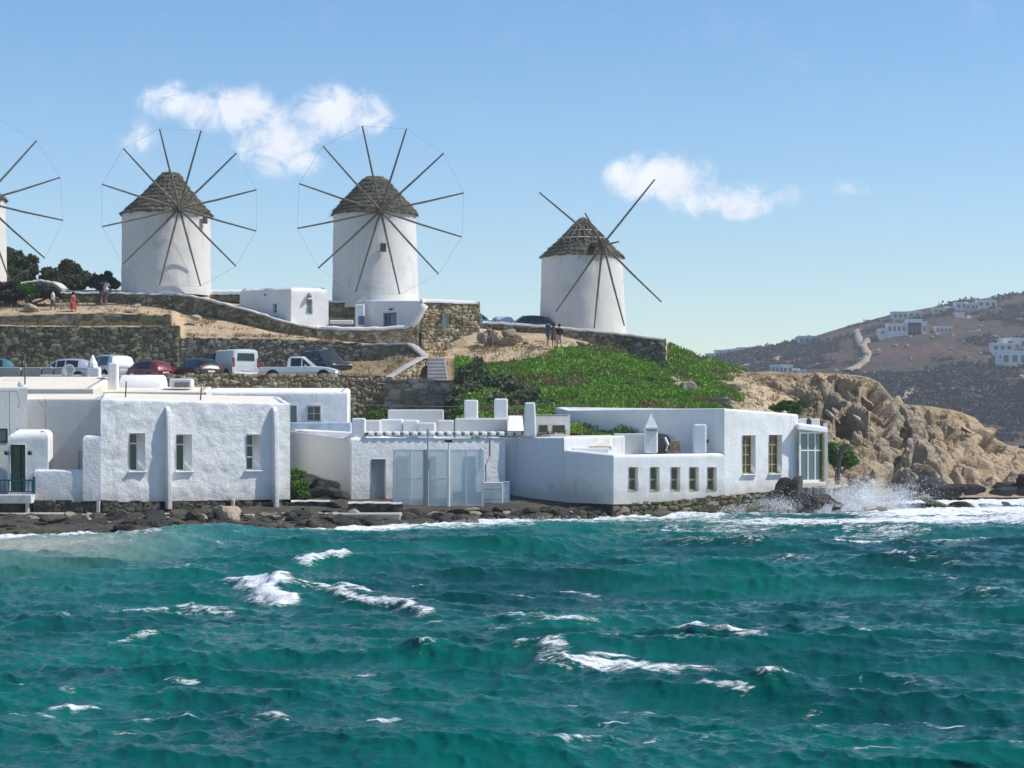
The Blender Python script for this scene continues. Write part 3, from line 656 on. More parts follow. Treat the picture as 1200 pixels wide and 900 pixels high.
# ------------------------------------------------------------------ dry-stone walls
TONES = {'dark': [(.21,.19,.115),(.28,.25,.16),(.14,.13,.08),(.37,.33,.22),(.22,.215,.11)],
         'warm': [(.40,.32,.19),(.50,.41,.26),(.30,.24,.14),(.58,.49,.34),(.43,.37,.22),(.24,.19,.12)],
         'grey': [(.26,.235,.18),(.33,.30,.235),(.18,.165,.125),(.40,.36,.29),(.23,.21,.15)],
         'black': [(.055,.052,.045),(.08,.075,.065),(.11,.10,.085),(.04,.038,.033),(.14,.125,.1)],
         'moss': [(.20,.17,.11),(.13,.12,.07),(.26,.225,.15),(.12,.145,.045),(.17,.15,.08)]}
def stone_wall(name, label, pts, th=.5, cell=(.42,.26), tone='dark', cap=None, seed=1, res=.10, capw=.12, group=None, parent=None, depth=.09, cat='wall', sharp=.0):
    """pts: list of (x, y, zbottom, ztop) seen from the front, left to right"""
    A = np.array(pts, float); L = np.concatenate([[0], np.cumsum(np.hypot(*(A[1:,:2]-A[:-1,:2]).T))])
    nu = max(6, int(L[-1]/res)); u = np.sort(np.unique(np.concatenate([np.linspace(0, L[-1], nu), L]))); Q = np.stack([np.interp(u, L, A[:,k]) for k in range(4)], -1)
    hmax = (Q[:,3]-Q[:,2]).max(); nv = max(4, int(hmax/res)); v = np.linspace(0, 1, nv)
    d = np.gradient(Q[:,:2], axis=0); d /= np.linalg.norm(d, axis=1, keepdims=True); n = np.stack([d[:,1], -d[:,0]], -1)
    UU = np.repeat(u[None,:], nv, 0); Z = Q[None,:,2]+(Q[None,:,3]-Q[None,:,2])*v[:,None]
    uv = np.stack([UU.ravel()/cell[0], Z.ravel()/cell[1]], -1); uv = uv+.18*np.stack([vnoise(np.c_[uv*1.3, uv[:,:1]*0], seed), vnoise(np.c_[uv*1.3, uv[:,:1]*0+9], seed)], -1)
    uv[:,0] += .5*(np.floor(uv[:,1]) % 2)
    f1, f2, cid = worley(uv, seed); jn = np.clip(1-(f2-f1)*4.0, 0, 1)
    big = vnoise(np.c_[UU.ravel()*.25, Z.ravel()*.4, Z.ravel()*0+seed], seed)
    off = depth*(np.clip((f2-f1)*3.2, 0, 1)-.6)+depth*.7*(cid-.5)+.08*big
    X = np.repeat(Q[None,:,0], nv, 0).ravel()+np.repeat(n[None,:,0], nv, 0).ravel()*off; Yv = np.repeat(Q[None,:,1], nv, 0).ravel()+np.repeat(n[None,:,1], nv, 0).ravel()*off
    top_j = .06*np.clip(.5-cid, -1, 1)*(np.repeat(v[:,None], len(u), 1).ravel() > .999)*(0 if cap else 1)*2
    V = np.stack([X, Yv, Z.ravel()+top_j], -1); nf = len(V)
    pal = np.array(TONES[tone]); st = pal[(cid*977 % 1*len(pal)).astype(int) % len(pal)]*(.75+.5*((cid*131) % 1))[:,None]
    # top row carried back over the thickness, then the back face
    topf = V.reshape(nv, len(u), 3)[-1]; bk = topf.copy(); bk[:,:2] -= n*th; bb = bk.copy(); bb[:,2] = Q[:,2]
    V2 = np.concatenate([V, bk, bb]); k = len(u); st2 = np.concatenate([st, st[-k:], st[-k:]]); jn2 = np.concatenate([jn, jn[-k:], jn[-k:]])*(.6 if tone == 'warm' else 1)
    fl = grid_faces(nv+2, k)
    e0 = np.arange(nv+2)*k                          # close both ends
    faces = [tuple(q) for q in fl]+[tuple(int(x) for x in e0[::-1]), tuple(int(x) for x in e0+k-1)]
    root = parent
    if root is None:
        root = thing(name, label, cat, (A[:,0].mean(), A[:,1].mean(), A[:,2].min()), group=group)
    obj('stonework', V2, faces, M['stone_wall'], root, False, {'stone': st2, 'joint': jn2}, 'stuff')
    if cap:
        prof = [(-.08, -.02), (-.08, capw*.6), (-.03, capw), (th*.5, capw*1.15), (th+.03, capw), (th+.08, capw*.6), (th+.08, -.02)]
        step = max(1, int(.35/res)); idx = sorted(set(list(range(0, k, step))+[k-1])); cv = []
        for i in idx:
            w = .02*math.sin(i*1.7)+.015*math.sin(i*.61)
            for a, b in prof: cv.append((Q[i,0]-n[i,0]*a, Q[i,1]-n[i,1]*a, Q[i,3]+b+w))
        m_ = len(prof); cf = [tuple(q) for q in grid_faces(len(idx), m_)]+[tuple(range(m_)), tuple((len(idx)-1)*m_+j for j in range(m_))[::-1]]
        obj('coping', cv, cf, M[cap], root, True)
    return root
def WP(*rows):
    """(px, py_top, py_bottom, Y) -> wall points"""
    return [(XP(px, Y), Y, ZP(b, Y), ZP(t, Y)) for px, t, b, Y in rows]

# ------------------------------------------------------------------ plastered blocks
def upx(a, b, px):
    """distance along plan segment a->b of picture column px, and its depth"""
    k = (px-600)/F; dx, dy = b[0]-a[0], b[1]-a[1]
    t = (k*a[1]-a[0])/(dx-k*dy); L = math.hypot(dx, dy); return t*L, a[1]+t*dy
def rect(a, b, x0, x1, y0, y1):
    u0, Y0 = upx(a, b, x0); u1, Y1 = upx(a, b, x1); Y = (Y0+Y1)/2
    return (u0, u1, ZP(y1, Y), ZP(y0, Y))
def foot(pa, Ya, pb, Yb, depth, skew=0):
    a = Vector((XP(pa, Ya), Ya)); b = Vector((XP(pb, Yb), Yb)); d = (b-a).normalized(); n = Vector((d.y, -d.x))
    return [a, b, b-n*depth+d*skew, a-n*depth+d*skew]
def block(parent, pl, z0, zt, mat, openings=None, roofmat='white_roof', amp=.02, rnd=.14, th=.35, res=.16, drop=.12, reveal=.28, roofz=None, name='wall', seed=0, freq=2.2, roof=True, edges=None):
    """plastered block on plan pl (counter-clockwise); zt = top per corner; openings {edge: [(u0,u1,z0,z1)]}"""
    n_ = len(pl); zt = [zt]*n_ if not hasattr(zt, '__len__') else zt; openings = openings or {}
    V = []; Fc = []
    nor = []
    for i in range(n_):
        a, b = pl[i], pl[(i+1) % n_]; d = (b-a).normalized(); nor.append(Vector((d.y, -d.x)))
    inner = []
    for i in range(n_):
        np_, nc_ = nor[i-1], nor[i]; inner.append((np_+nc_)/(1+np_.dot(nc_)))
    for e in (edges if edges is not None else range(n_)):
        a, b = pl[e], pl[(e+1) % n_]; L = (b-a).length; d = (b-a)/L; n = nor[e]; za, zb = zt[e], zt[(e+1) % n_]
        ops = openings.get(e, [])
        us = set(np.linspace(0, L, max(3, int(L/res)+1)).tolist()); zc = min(za, zb)-rnd-.02
        zs = set(np.linspace(z0, zc, max(3, int((zc-z0)/res)+1)).tolist())
        for o in ops:
            us = {x for x in us if min(abs(x-o[0]), abs(x-o[1])) > .05 or x in (0, L)}; zs = {x for x in zs if min(abs(x-o[2]), abs(x-o[3])) > .05 or x in (z0, zc)}
        for o in ops: us |= {o[0], o[1]}; zs |= {o[2], o[3]}
        us = sorted(us); zs = sorted(zs); tops = [0, .35, .6, .8, .93, 1.0]; nu = len(us); rowsz = len(zs)+len(tops)-1
        base = len(V); P_ = []
        for r in range(rowsz):
            for i, u in enumerate(us):
                zt_u = za+(zb-za)*u/L
                if r < len(zs): z_ = zs[r]; ins = 0.0
                else:
                    t = tops[r-len(zs)+1]; z_ = zc+(zt_u-zc)*t; h = max(0, z_-(zt_u-rnd)); ins = rnd-math.sqrt(max(0, rnd*rnd-h*h))
                P_.append((u, z_, ins))
        arr = np.array(P_); w3 = np.stack([a.x+d.x*arr[:,0], a.y+d.y*arr[:,0], arr[:,1]], -1)
        nz_ = (fbm(w3*freq, 71+seed, 3)*amp+fbm(w3*freq*3.1, 72+seed, 3)*amp*.65)*np.clip(np.minimum(arr[:,0], L-arr[:,0])/.25, 0, 1)
        for k in range(len(P_)):
            u, z_, ins = P_[k]; iv = n
            if u < 1e-6: iv = inner[e]
            elif u > L-1e-6: iv = inner[(e+1) % n_]
            q = a+d*u-iv*ins+n*float(nz_[k]); V.append((q.x, q.y, z_))
        for r in range(rowsz-1):
            for i in range(nu-1):
                if r < len(zs)-1:
                    uc = (us[i]+us[i+1])/2; zc_ = (zs[r]+zs[r+1])/2
                    if any(o[0] < uc < o[1] and o[2] < zc_ < o[3] for o in ops): continue
                Fc.append((base+r*nu+i, base+r*nu+i+1, base+(r+1)*nu+i+1, base+(r+1)*nu+i))
        tb = len(V)                                   # top cap inwards, then down to the roof
        for i, u in enumerate(us):
            iv = inner[e] if i == 0 else inner[(e+1) % n_] if i == nu-1 else n
            q = a+d*u-iv*(th); z_ = za+(zb-za)*u/L; V.append((q.x, q.y, z_)); V.append((q.x, q.y, z_-drop-.25))
        lr = base+(rowsz-1)*nu
        for i in range(nu-1):
            Fc.append((lr+i, lr+i+1, tb+2*(i+1), tb+2*i)); Fc.append((tb+2*i, tb+2*(i+1), tb+2*(i+1)+1, tb+2*i+1))
        for o in ops:                                 # reveals
            rb = len(V); sp_u = o[1]-(o[1]-o[0])*(o[4] if len(o) > 4 else 0)
            for dep, u1_ in ((-.03, o[1]), (reveal, sp_u)):
                for u, z_ in ((o[0],o[2]),(u1_,o[2]),(u1_,o[3]),(o[0],o[3])): q = a+d*u-n*dep; V.append((q.x, q.y, z_))
            for k in range(4): Fc.append((rb+k, rb+(k+1) % 4, rb+4+(k+1) % 4, rb+4+k))
    ob = obj(name, V, Fc, M[mat], parent, True)
    if roof:
        rz = roofz or [z-drop for z in zt]; rv = [(*(pl[i]-inner[i]*(th-.02)), rz[i]) for i in range(n_)]
        obj('roof', rv, [tuple(range(n_))], M[roofmat], parent)
    return ob
def window(parent, a, b, o, recess=.2, nx=1, ny=2, frame='white_paint', pane='dark_glass', fw=.06, name='window', mull=.035, arch=None):
    L = (b-a).length; d = (b-a)/L; n = Vector((d.y, -d.x)); u0, u1, z0, z1 = o[:4]
    if len(o) > 4: u1 = u1-(u1-u0)*o[4]*recess/.34
    D = Vector((d.x, d.y, 0)); N = Vector((n.x, n.y, 0)); Zv = Vector((0,0,1))
    def at(u, z_, dep): q = a+d*u-n*dep; return Vector((q.x, q.y, z_))
    mb = MB(); ax = (D, N, Zv); t = .05
    for u in (u0+fw/2, u1-fw/2): mb.box(at(u, (z0+z1)/2, recess), (fw, t, z1-z0), ax)
    for z_ in (z0+fw/2, z1-fw/2): mb.box(at((u0+u1)/2, z_, recess), (u1-u0-2*fw, t-.004, fw), ax)
    iu0, iu1, iz0, iz1 = u0+fw, u1-fw, z0+fw, z1-fw
    for i in range(1, nx): mb.box(at(iu0+(iu1-iu0)*i/nx, (iz0+iz1)/2, recess), (mull, t-.008, iz1-iz0), ax)
    ysp = ny if hasattr(ny, '__len__') else [i/ny for i in range(1, ny)]
    for s in ysp: mb.box(at((iu0+iu1)/2, iz0+(iz1-iz0)*s, recess), (iu1-iu0, t-.014, mull), ax)
    w = mb.build(name, M[frame], parent)
    lv = [0]+list(ysp)+[1]
    for i in range(nx):
        for j in range(len(lv)-1):
            c = at(iu0+(iu1-iu0)*(i+.5)/nx, iz0+(iz1-iz0)*(lv[j]+lv[j+1])/2, recess+.012)
            MB().box(c, ((iu1-iu0)/nx, .012, (iz1-iz0)*(lv[j+1]-lv[j])), ax).build('pane', M[pane], w)
    return w
def soft(mb, name, mat, parent, bev=.06): return mb.build(name, M[mat], parent, False, None, bev)
def chimney(parent, px0, px1, pyt, pyb, Y, depth=.5, mat='white_stucco', taper=0, cap=None):
    x0, x1, zt, zb = XP(px0, Y), XP(px1, Y), ZP(pyt, Y), ZP(pyb, Y); w = x1-x0
    mb = MB(); v = [(x0-taper, Y, zb),(x1+taper, Y, zb),(x1+taper, Y+depth, zb),(x0-taper, Y+depth, zb),(x0, Y+.05, zt),(x1, Y+.05, zt),(x1, Y+depth-.05, zt),(x0, Y+depth-.05, zt)]
    mb.add(v, [(3,2,1,0),(4,5,6,7),(0,1,5,4),(1,2,6,5),(2,3,7,6),(3,0,4,7)])
    c = soft(mb, 'chimney', mat, parent, .07)
    if cap == 'point':
        q = MB(); cx, cy = (x0+x1)/2, Y+depth/2
        q.bbox(x0-.06, x1+.06, Y-.06, Y+depth+.06, zt-.02, zt+.1)
        h = w/2; q.add([(cx-h, cy-h, zt+.1),(cx+h, cy-h, zt+.1),(cx+h, cy+h, zt+.1),(cx-h, cy+h, zt+.1),(cx, cy, zt+.1+w*1.15)], [(0,1,4),(1,2,4),(2,3,4),(3,0,4)])
        q.build('cap', M['white_stucco'], c)
    return c

# ------------------------------------------------------------------ the house on the left
hA = thing('white_house', 'long white plastered house with three narrow green windows and two wall fins above the sea', 'house', (XP(190,87), 87, .9))
fa = foot(118, 85.9, 340, 89.6, 6.5, 1.7); zb = .92
a, b = fa[0], fa[1]
ops = [rect(a, b, 152,170,507.5,552)+(.42,), rect(a, b, 206.5,225,509,552)+(.42,), rect(a, b, 289,305.5,509,551)+(.42,)]
block(hA, fa, zb, [ZP(467,85.9), ZP(472.5,89.6), ZP(465,96.5), ZP(461,93)], 'rough_stucco', {0: ops}, 'cream_roof', .055, .10, res=.12, drop=.02, reveal=.34, freq=1.5)
for i, o in enumerate(ops):
    window(hA, a, b, o, .30, 1, [.74] if i < 2 else [.36,.7], 'white_paint', 'green_glass', .05, mull=.06)
    L = (b-a).length; d = (b-a)/L; n = Vector((d.y, -d.x)); q = a+d*((o[0]+o[1])/2)+n*.03
    soft(MB().box((q.x, q.y, o[2]-.035), (o[1]-o[0]+.16, .22, .07), (Vector((d.x,d.y,0)), Vector((n.x,n.y,0)), Vector((0,0,1)))), 'sill', 'white_stucco', hA, .02)
for px in (196, 321):                                # wall fins
    u, Y = upx(a, b, px); d = (b-a).normalized(); n = Vector((d.y, -d.x)); q = a+d*u; zt_ = ZP(477, Y); D = Vector((d.x,d.y,0)); N = Vector((n.x,n.y,0)); p = Vector((q.x, q.y, 0))
    pr = [(0, zb-.35),(.46, zb-.35),(.42, zt_-2.4),(.34, zt_-.8),(.24, zt_-.18),(.10, zt_),(0, zt_+.02)]
    v = [p+N*(x_+(-.05 if x_ == 0 else 0))+D*s+Vector((0,0,z_)) for s in (-.10, .10) for x_, z_ in pr]; k = len(pr)
    MB().add(v, [tuple(range(k)), tuple(range(k, 2*k))[::-1]]+[(i, i+k, (i+1) % k+k, (i+1) % k) for i in range(k)]).build('wall_fin', M['rough_stucco'], hA, bevel=.035)
# courtyard in the shade of the main block: back wall, low front wall, pillar, porch
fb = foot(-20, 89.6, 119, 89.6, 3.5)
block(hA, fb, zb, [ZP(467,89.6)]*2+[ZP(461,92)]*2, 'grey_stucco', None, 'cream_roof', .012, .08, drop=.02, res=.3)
fl_ = foot(40, 85.6, 118, 85.9, .45); block(hA, fl_, zb, ZP(550,86.3), 'rough_stucco', None, 'white_roof', .02, .12, .2, drop=.0)
fp = foot(97, 85.75, 118.2, 85.88, .55); block(hA, fp, zb, [ZP(510,86.4), ZP(509,86.5), ZP(508,87), ZP(509,87)], 'rough_stucco', None, 'white_roof', .02, .2, .2, drop=0)
fq_ = foot(9, 85.6, 56, 85.8, 2.0); dr = rect(fq_[0], fq_[1], 12, 30, 521, 577)
block(hA, fq_, zb, [ZP(508,86.3), ZP(505,86.5), ZP(503,88), ZP(503,88)], 'white_stucco', {0: [dr]}, 'white_roof', .02, .28, .3, drop=.02, reveal=1.2)
dd = window(hA, fq_[0], fq_[1], (dr[0]-.0, dr[0]+(dr[1]-dr[0])*.62, dr[2], dr[3]), .3, 1, [.5], 'green_paint', 'green_glass', .12, 'door', .1)
window(hA, fq_[0], fq_[1], (dr[0]+(dr[1]-dr[0])*.62, dr[1], dr[2], dr[3]), .9, 1, [.7], 'white_paint', 'sea_glass', .04, 'door')
for px in (7.5, 35): MB().lathe(P(px, 531, 85.55), [(.05,-.09),(.09,-.05),(.1,.05),(.06,.1)], 10).build('wall_lamp', M['dark_metal'], hA)
ffl = foot(-30, 87.4, 32, 88.0, 3); wl = rect(ffl[0], ffl[1], -4, 9, 502, 519)
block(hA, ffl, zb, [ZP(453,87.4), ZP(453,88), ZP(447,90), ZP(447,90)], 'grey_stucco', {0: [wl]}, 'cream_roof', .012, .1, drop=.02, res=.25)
window(hA, ffl[0], ffl[1], wl, .15, 1, 1, 'green_paint', 'sea_glass', .08)
# railing of the porch
rl = MB(); Yr = 85.3; x0, x1 = XP(-20, Yr), XP(40, Yr); zt_, zl = ZP(562, Yr), ZP(577, Yr)
rl.bbox(x0, x1, Yr-.03, Yr+.03, zt_-.06, zt_); rl.bbox(x0, x1, Yr-.025, Yr+.025, zl, zl+.05); rl.bbox(x1-.05, x1+.05, Yr-.05, Yr+.05, zl-.05, zt_+.12)
for i in range(13): xx_ = x0+(x1-x0)*(i+.5)/13; rl.bbox(xx_-.018, xx_+.018, Yr-.018, Yr+.018, zl+.05, zt_-.06)
rl.build('railing', M['teal_paint'], hA)
MB().bbox(XP(-25,86), XP(43,86), 85.05, 86.0, zb-.02, ZP(579,86)).build('porch_floor', M['white_stucco'], hA, bevel=.03)
# pipes and wires on the shaded wall
for pp_ in ([P(-6,459,87.3), P(11,458,87.3), P(11.5,510,87.3)], [P(11,458,87.3), P(20,459,87.3), P(23,470,87.3), P(21,478,87.3)], [P(53,467,89.4), P(53.5,508,89.4)], [P(44,468,89.4), P(51,477,89.4)]):
    MB().path(pp_, .017, 5).build('pipe', M['plastic_grey'], hA)
MB().tube(P(29,415,89.45), P(29.5,486,89.45), .035, .035, 6).build('mast', M['grey_pole'], hA)
MB().box(P(88,539,89.5), (.28,.06,.85)).build('shutter', M['grey_stucco'], hA)
for px, py, hh in ((147,468,30),(235,469,22)):        # rusty standpipes on the roof
    MB().tube(P(px,py,89), P(px+1,py-hh*.7,89), .035, .03, 6).build('standpipe', M['rust_metal'], hA)
# rooms further back on the roof
r2 = foot(-30, 93.6, 109, 93.6, 4.5); block(hA, r2, 4.5, [ZP(455,93.6), ZP(455,93.6), ZP(441,97), ZP(441,97)], 'cream_roof', None, 'cream_roof', .01, .06, drop=.0, res=.35)
r3 = foot(30, 95.6, 242, 96.2, 3.0); block(hA, r3, 4.5, [ZP(458,95.6), ZP(459,96.2), ZP(453,98), ZP(453,98)], 'cream_roof', None, 'cream_roof', .012, .06, drop=.0, res=.35)
mb = MB(); vv_ = []; k = 12                           # little barrel vault
for xx_ in (XP(138,98), XP(189,98)):
    for i in range(k+1): t = math.pi*i/k; vv_.append((xx_, 99-1.0*math.cos(t), ZP(456,98)+.72*math.sin(t)))
mb.add(vv_, [tuple(q) for q in grid_faces(2, k+1)]+[tuple(range(k+1))[::-1], tuple(range(k+1, 2*k+2))]); mb.build('vault', M['white_roof'], hA, True, bevel=.1)
chimney(hA, 126.5, 137, 425, 457, 97, .5, taper=.03)
c_ = chimney(hA, 101, 116, 430, 446, 100, .6, taper=.02); MB().lathe(P(108.5,430.5,100.3), [(.26,0),(.24,.2),(.13,.42),(.10,.5),(.05,.62)], 10).build('cap', M['white_stucco'], c_)
soft(MB().box(P(213,449,97.5), (1.1,.8,.42)), 'roof_box', 'white_roof', hA); MB().box(P(213,451,97.05), (.72,.08,.24)).build('vent_grille', M['plastic_grey'], hA)
soft(MB().box(P(275,464,96), (.7,.5,.14)), 'roof_box', 'concrete', hA)
for x0_, x1_ in ((-10,25),(27,49),(50,63),(64,84)): soft(MB().bbox(XP(x0_,103), XP(x1_,103), 102.8, 103.2, ZP(450,103), ZP(430.5,103)), 'parapet', 'concrete', hA, .04)
soft(MB().bbox(XP(48,100.8), XP(150,100.8), 100.5, 101.2, ZP(452,101), ZP(439.5,101)), 'parapet', 'grey_stucco', hA, .04)
dish = thing('satellite_dish', 'round grey satellite dish on the flat roof of the long white house', 'satellite dish', tuple(P(80,444,99)))
MB().lathe(P(80,435,98.9), [(.02,-.02),(.2,-.005),(.32,.03),(.36,.06),(.345,.07),(.2,.02),(.02,.0)], 20, Vector((-.2,-.9,.35)).normalized()).build('reflector', M['dish_grey'], dish, True)
MB().path([P(80,446,99), P(80,436,99)], .03, 6).build('mount', M['dark_metal'], dish); MB().path([P(80,441,98.8), P(80,439,98.4), P(80,436,98.45)], .02, 6).build('feed_arm', M['dark_metal'], dish)
# dark stone plinth under the house
for k, (x0_, x1_) in enumerate([(-40,36),(39,117),(120,188),(199,264),(267,338)]):
    stone_wall('stone_plinth', ['dark stone plinth under the railed porch', 'dark stone plinth under the low courtyard wall', 'dark stone plinth under the narrow window beside the courtyard', 'dark stone plinth between the wall fin and the white strip', 'dark stone plinth under the right end of the long house'][k],
               WP((x0_,587.5,601,85.45+.0168*max(0,x0_-105)), (x1_,587.5,601,85.45+.0168*max(0,x1_-105))), .5, (.34,.22), 'black', None, 20+k, .07, depth=.07, cat='plinth', group='stone plinths along the shore')
for px in (37.5, 118.5, 265.5): MB().bbox(XP(px,86.2)-.06, XP(px,86.2)+.06, 85.3+.0168*max(0,px-105), 85.9+.0168*max(0,px-105), .4, .97).build('plinth_strip', M['grey_stucco'], hA)
stone_wall('shore_wall', 'low dark stone wall in front of the green bush between the houses', WP((341,588,600.5,89.6),(392,588,600.5,89.9)), .45, (.34,.22), 'black', 'coping', 31, .07, .05, depth=.07)
stone_wall('shore_wall', 'low dark stone wall in front of the grey door', WP((408,590,602,87.4),(472,590,602,87.6)), .5, (.34,.22), 'black', 'coping', 32, .07, .05, depth=.07)

# ------------------------------------------------------------------ house behind, with two windows
hB = thing('white_house', 'low white house with two small windows behind the long seaside house', 'house', (XP(330,100), 100, 4))
fB = foot(236, 99.6, 407, 100.0, 6); oB = [rect(fB[0], fB[1], 339,348,475,497), rect(fB[0], fB[1], 359,376,475,494)]
block(hB, fB, 2.5, [ZP(459,99.6), ZP(459,100)]+[ZP(454,104)]*2, 'rough_stucco', {0: oB}, 'white_roof', .02, .16, res=.2, drop=.0)
window(hB, fB[0], fB[1], oB[0], .15, 1, 1, 'grey_paint', 'sea_glass', .06); window(hB, fB[0], fB[1], oB[1], .15, 2, 2, 'pale_blue_paint', 'dark_glass', .06)
for px in (356.5, 379): pass
soft(MB().bbox(XP(336,99), XP(412,99), 98.6, 99.2, 3.2, ZP(495,99)), 'terrace_edge', 'pale_blue_paint', hB, .05)

# ------------------------------------------------------------------ house with the glass screen
hC = thing('white_house', 'low white house with a glass screen and beam ends along its roof edge', 'house', (XP(520,94), 94, .6))
g1_ = [Vector((XP(338,98), 98)), Vector((XP(412,92.6), 92.6)), Vector((XP(412,92.6)+.45, 93.0)), Vector((XP(338,98)+.4, 98.5))]
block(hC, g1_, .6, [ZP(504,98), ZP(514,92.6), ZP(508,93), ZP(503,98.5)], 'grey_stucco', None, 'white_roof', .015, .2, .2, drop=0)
soft(MB().add([(*g1_[0],ZP(505,98)-.1),(*g1_[1],ZP(515,92.6)-.1),(XP(425,94),94.5,ZP(507,94.5)),(XP(345,99.5),99.5,ZP(502,99.5))], [(0,1,2,3)]), 'roof', 'white_roof', hC)
fC = foot(411, 92.6, 592, 95.4, 9); aC, bC = fC[0], fC[1]; door = rect(aC, bC, 435, 452, 538, 588)
# the wall behind the glass is set back a little on the right
block(hC, fC, .45, [ZP(513,92.6), ZP(514,95.4), ZP(506,101), ZP(506,101)], 'rough_stucco', {0: [door]}, 'white_roof', .02, .12, .3, drop=.1, reveal=.6)
d_ = MB(); q0 = rect(aC, bC, 435, 452, 538, 588); Ld = (bC-aC).normalized(); nC = Vector((Ld.y,-Ld.x)); D3 = Vector((Ld.x,Ld.y,0)); N3 = Vector((nC.x,nC.y,0)); Z3 = Vector((0,0,1))
def onC(px, py, dep=0):
    u, Y = upx(aC, bC, px); q = aC+Ld*u-nC*dep; return Vector((q.x, q.y, ZP(py, q.y)))
MB().box(onC(443.5,563,.3), (.72,.06,2.05), (D3,N3,Z3)).build('door', M['grey_paint'], hC)
for px, w_, mt_ in ((470,.42,'grey_paint'),(478,.18,'pale_blue_paint'),(507,.3,'grey_paint'),(551,.5,'sea_glass')):        # shutters behind the glass
    MB().box(onC(px,562,-.06), (w_,.06,2.2), (D3,N3,Z3)).build('shutter', M[mt_], hC)
MB().box(onC(546,584,-.35), (1.4,.5,.62), (D3,N3,Z3)).build('counter', M['teal_paint'], hC)
for i in range(18):
    px = 429+i*10.2; p = onC(px, 508.5, -.05); MB().tube(p+N3*.05, p-N3*.5, .05+.012*R.random(), None, 7).build('beam_end', M['weathered_wood'], hC)
    soft(MB().box(onC(px+5.1, 508.3, .12), (.30,.5,.22), (D3,N3,Z3)), 'roof_lip', 'white_roof', hC, .06)
chimney(hC, 412, 428, 490, 514, 92.9, .55)
for x0_, x1_, t_, b_, Y in ((424,446,492,505,97),(445,472,491,505,97.5),(473,490,492,505,97),(489,510,495,506,96.6),(512,532,492,503,98),(533,595,490,505,98)):
    soft(MB().bbox(XP(x0_,Y), XP(x1_,Y), Y, Y+1.2, ZP(b_+20,Y), ZP(t_,Y)), 'parapet', R.choice(['white_stucco','grey_stucco']), hC, .08)
soft(MB().bbox(XP(455,103), XP(520,103), 102.6, 103.2, 2.6, ZP(480,103)), 'back_wall', 'grey_stucco', hC)
chimney(hC, 544, 560, 468.5, 492, 98.6, .8); chimney(hC, 579, 595, 467, 492, 98.6, .8); chimney(hC, 615, 627, 471.5, 512, 95.2, .6, taper=.07)
# slanting roof light and little row of windows
soft(MB().add([(XP(595,96),96,ZP(505,96)),(XP(612,96),96,ZP(505,96)),(XP(612,98),98,ZP(487,98)),(XP(596,98),98,ZP(487,98)),(XP(614,98),98,ZP(505,98))], [(0,1,2,3),(1,4,2)]), 'roof_slope', 'white_roof', hC)
fw_ = foot(626, 98, 668, 98, 2); ow = [rect(fw_[0], fw_[1], 630,643,497,508), rect(fw_[0], fw_[1], 646,663,497,508)]
block(hC, fw_, 3.2, ZP(486,98), 'white_stucco', {0: ow}, 'white_roof', .01, .06, drop=0, res=.3)
for o in ow: window(hC, fw_[0], fw_[1], o, .1, 1, 1, 'white_paint', 'green_glass', .05)
MB().box(P(646,487,97.85), (1.7,.1,.06)).build('ledge', M['plastic_grey'], hC)
# long shaded wall running forward to the corner
sA = Vector((XP(566,97), 97)); sB = Vector((XP(661,94.2), 94.2)); sC_ = Vector((XP(719,91.6), 91.6))
block(hC, [sA, sB, sB+Vector((3.5,3)), sA+Vector((3.5,3))], .35, [ZP(512,97), ZP(512.5,94.2), ZP(510,97), ZP(510,99)], 'shaded_stained_stucco', None, 'cream_roof', .012, .10, drop=.04, res=.22)
# ------------------------------------------------------------------ house on the right, with its terrace
hD = thing('white_house', 'white house with two tall ochre windows beside a row of small ones', 'house', (XP(800,94), 94, .9))
cB = Vector((XP(849,94.2), 94.2))
low = [sB+Vector((.0,.0)), sC_, cB, Vector((XP(849,97.5), 97.5)), Vector((XP(664,101), 101))]
el = rect
ows = [rect(sC_, cB, x-.6, x+10.0, 547.2, 575)+(.2,) for x in (737.6, 762.6, 787.0, 808.6, 829.6)]
block(hD, low, .62, [ZP(527,94.2), ZP(533,91.6), ZP(531,94.2), ZP(531,97), ZP(524,101)], 'white_stucco', {1: ows}, 'white_roof', .022, .16, res=.16, drop=.2, reveal=.26)
for o in ows: window(hD, sC_, cB, o, .16, 1, [.46], 'ochre_paint', 'dark_glass', .065, mull=.08)
cC = Vector((XP(935.5,97), 97)); big = [Vector((XP(664,101.5), 101.5)), cB, cC, Vector((XP(935.5,97)-1.5, 103.5)), Vector((XP(664,101.5)-.5, 105))]
owb = [rect(cB, cC, 870,885,510,555.5)+(.2,), rect(cB, cC, 901,916,509.5,555)+(.2,)]
block(hD, big, .9, [ZP(480.5,101.5), ZP(478.5,94.2), ZP(485.5,97), ZP(480,103), ZP(477,105)], 'white_stucco', {1: owb}, 'white_roof', .022, .10, res=.16, drop=.12, reveal=.3)
for o in owb:
    window(hD, cB, cC, o, .2, 2, [.22,.5,.76], 'ochre_paint', 'dark_glass', .06, mull=.05)
    q = cB+(cC-cB).normalized()*((o[0]+o[1])/2); dv = (cC-cB).normalized()
    soft(MB().box((q.x+dv.y*.04, q.y-dv.x*.04, o[2]-.03), (o[1]-o[0]+.1,.2,.06), (Vector((dv.x,dv.y,0)), Vector((dv.y,-dv.x,0)), Vector((0,0,1)))), 'sill', 'white_stucco', hD, .02)
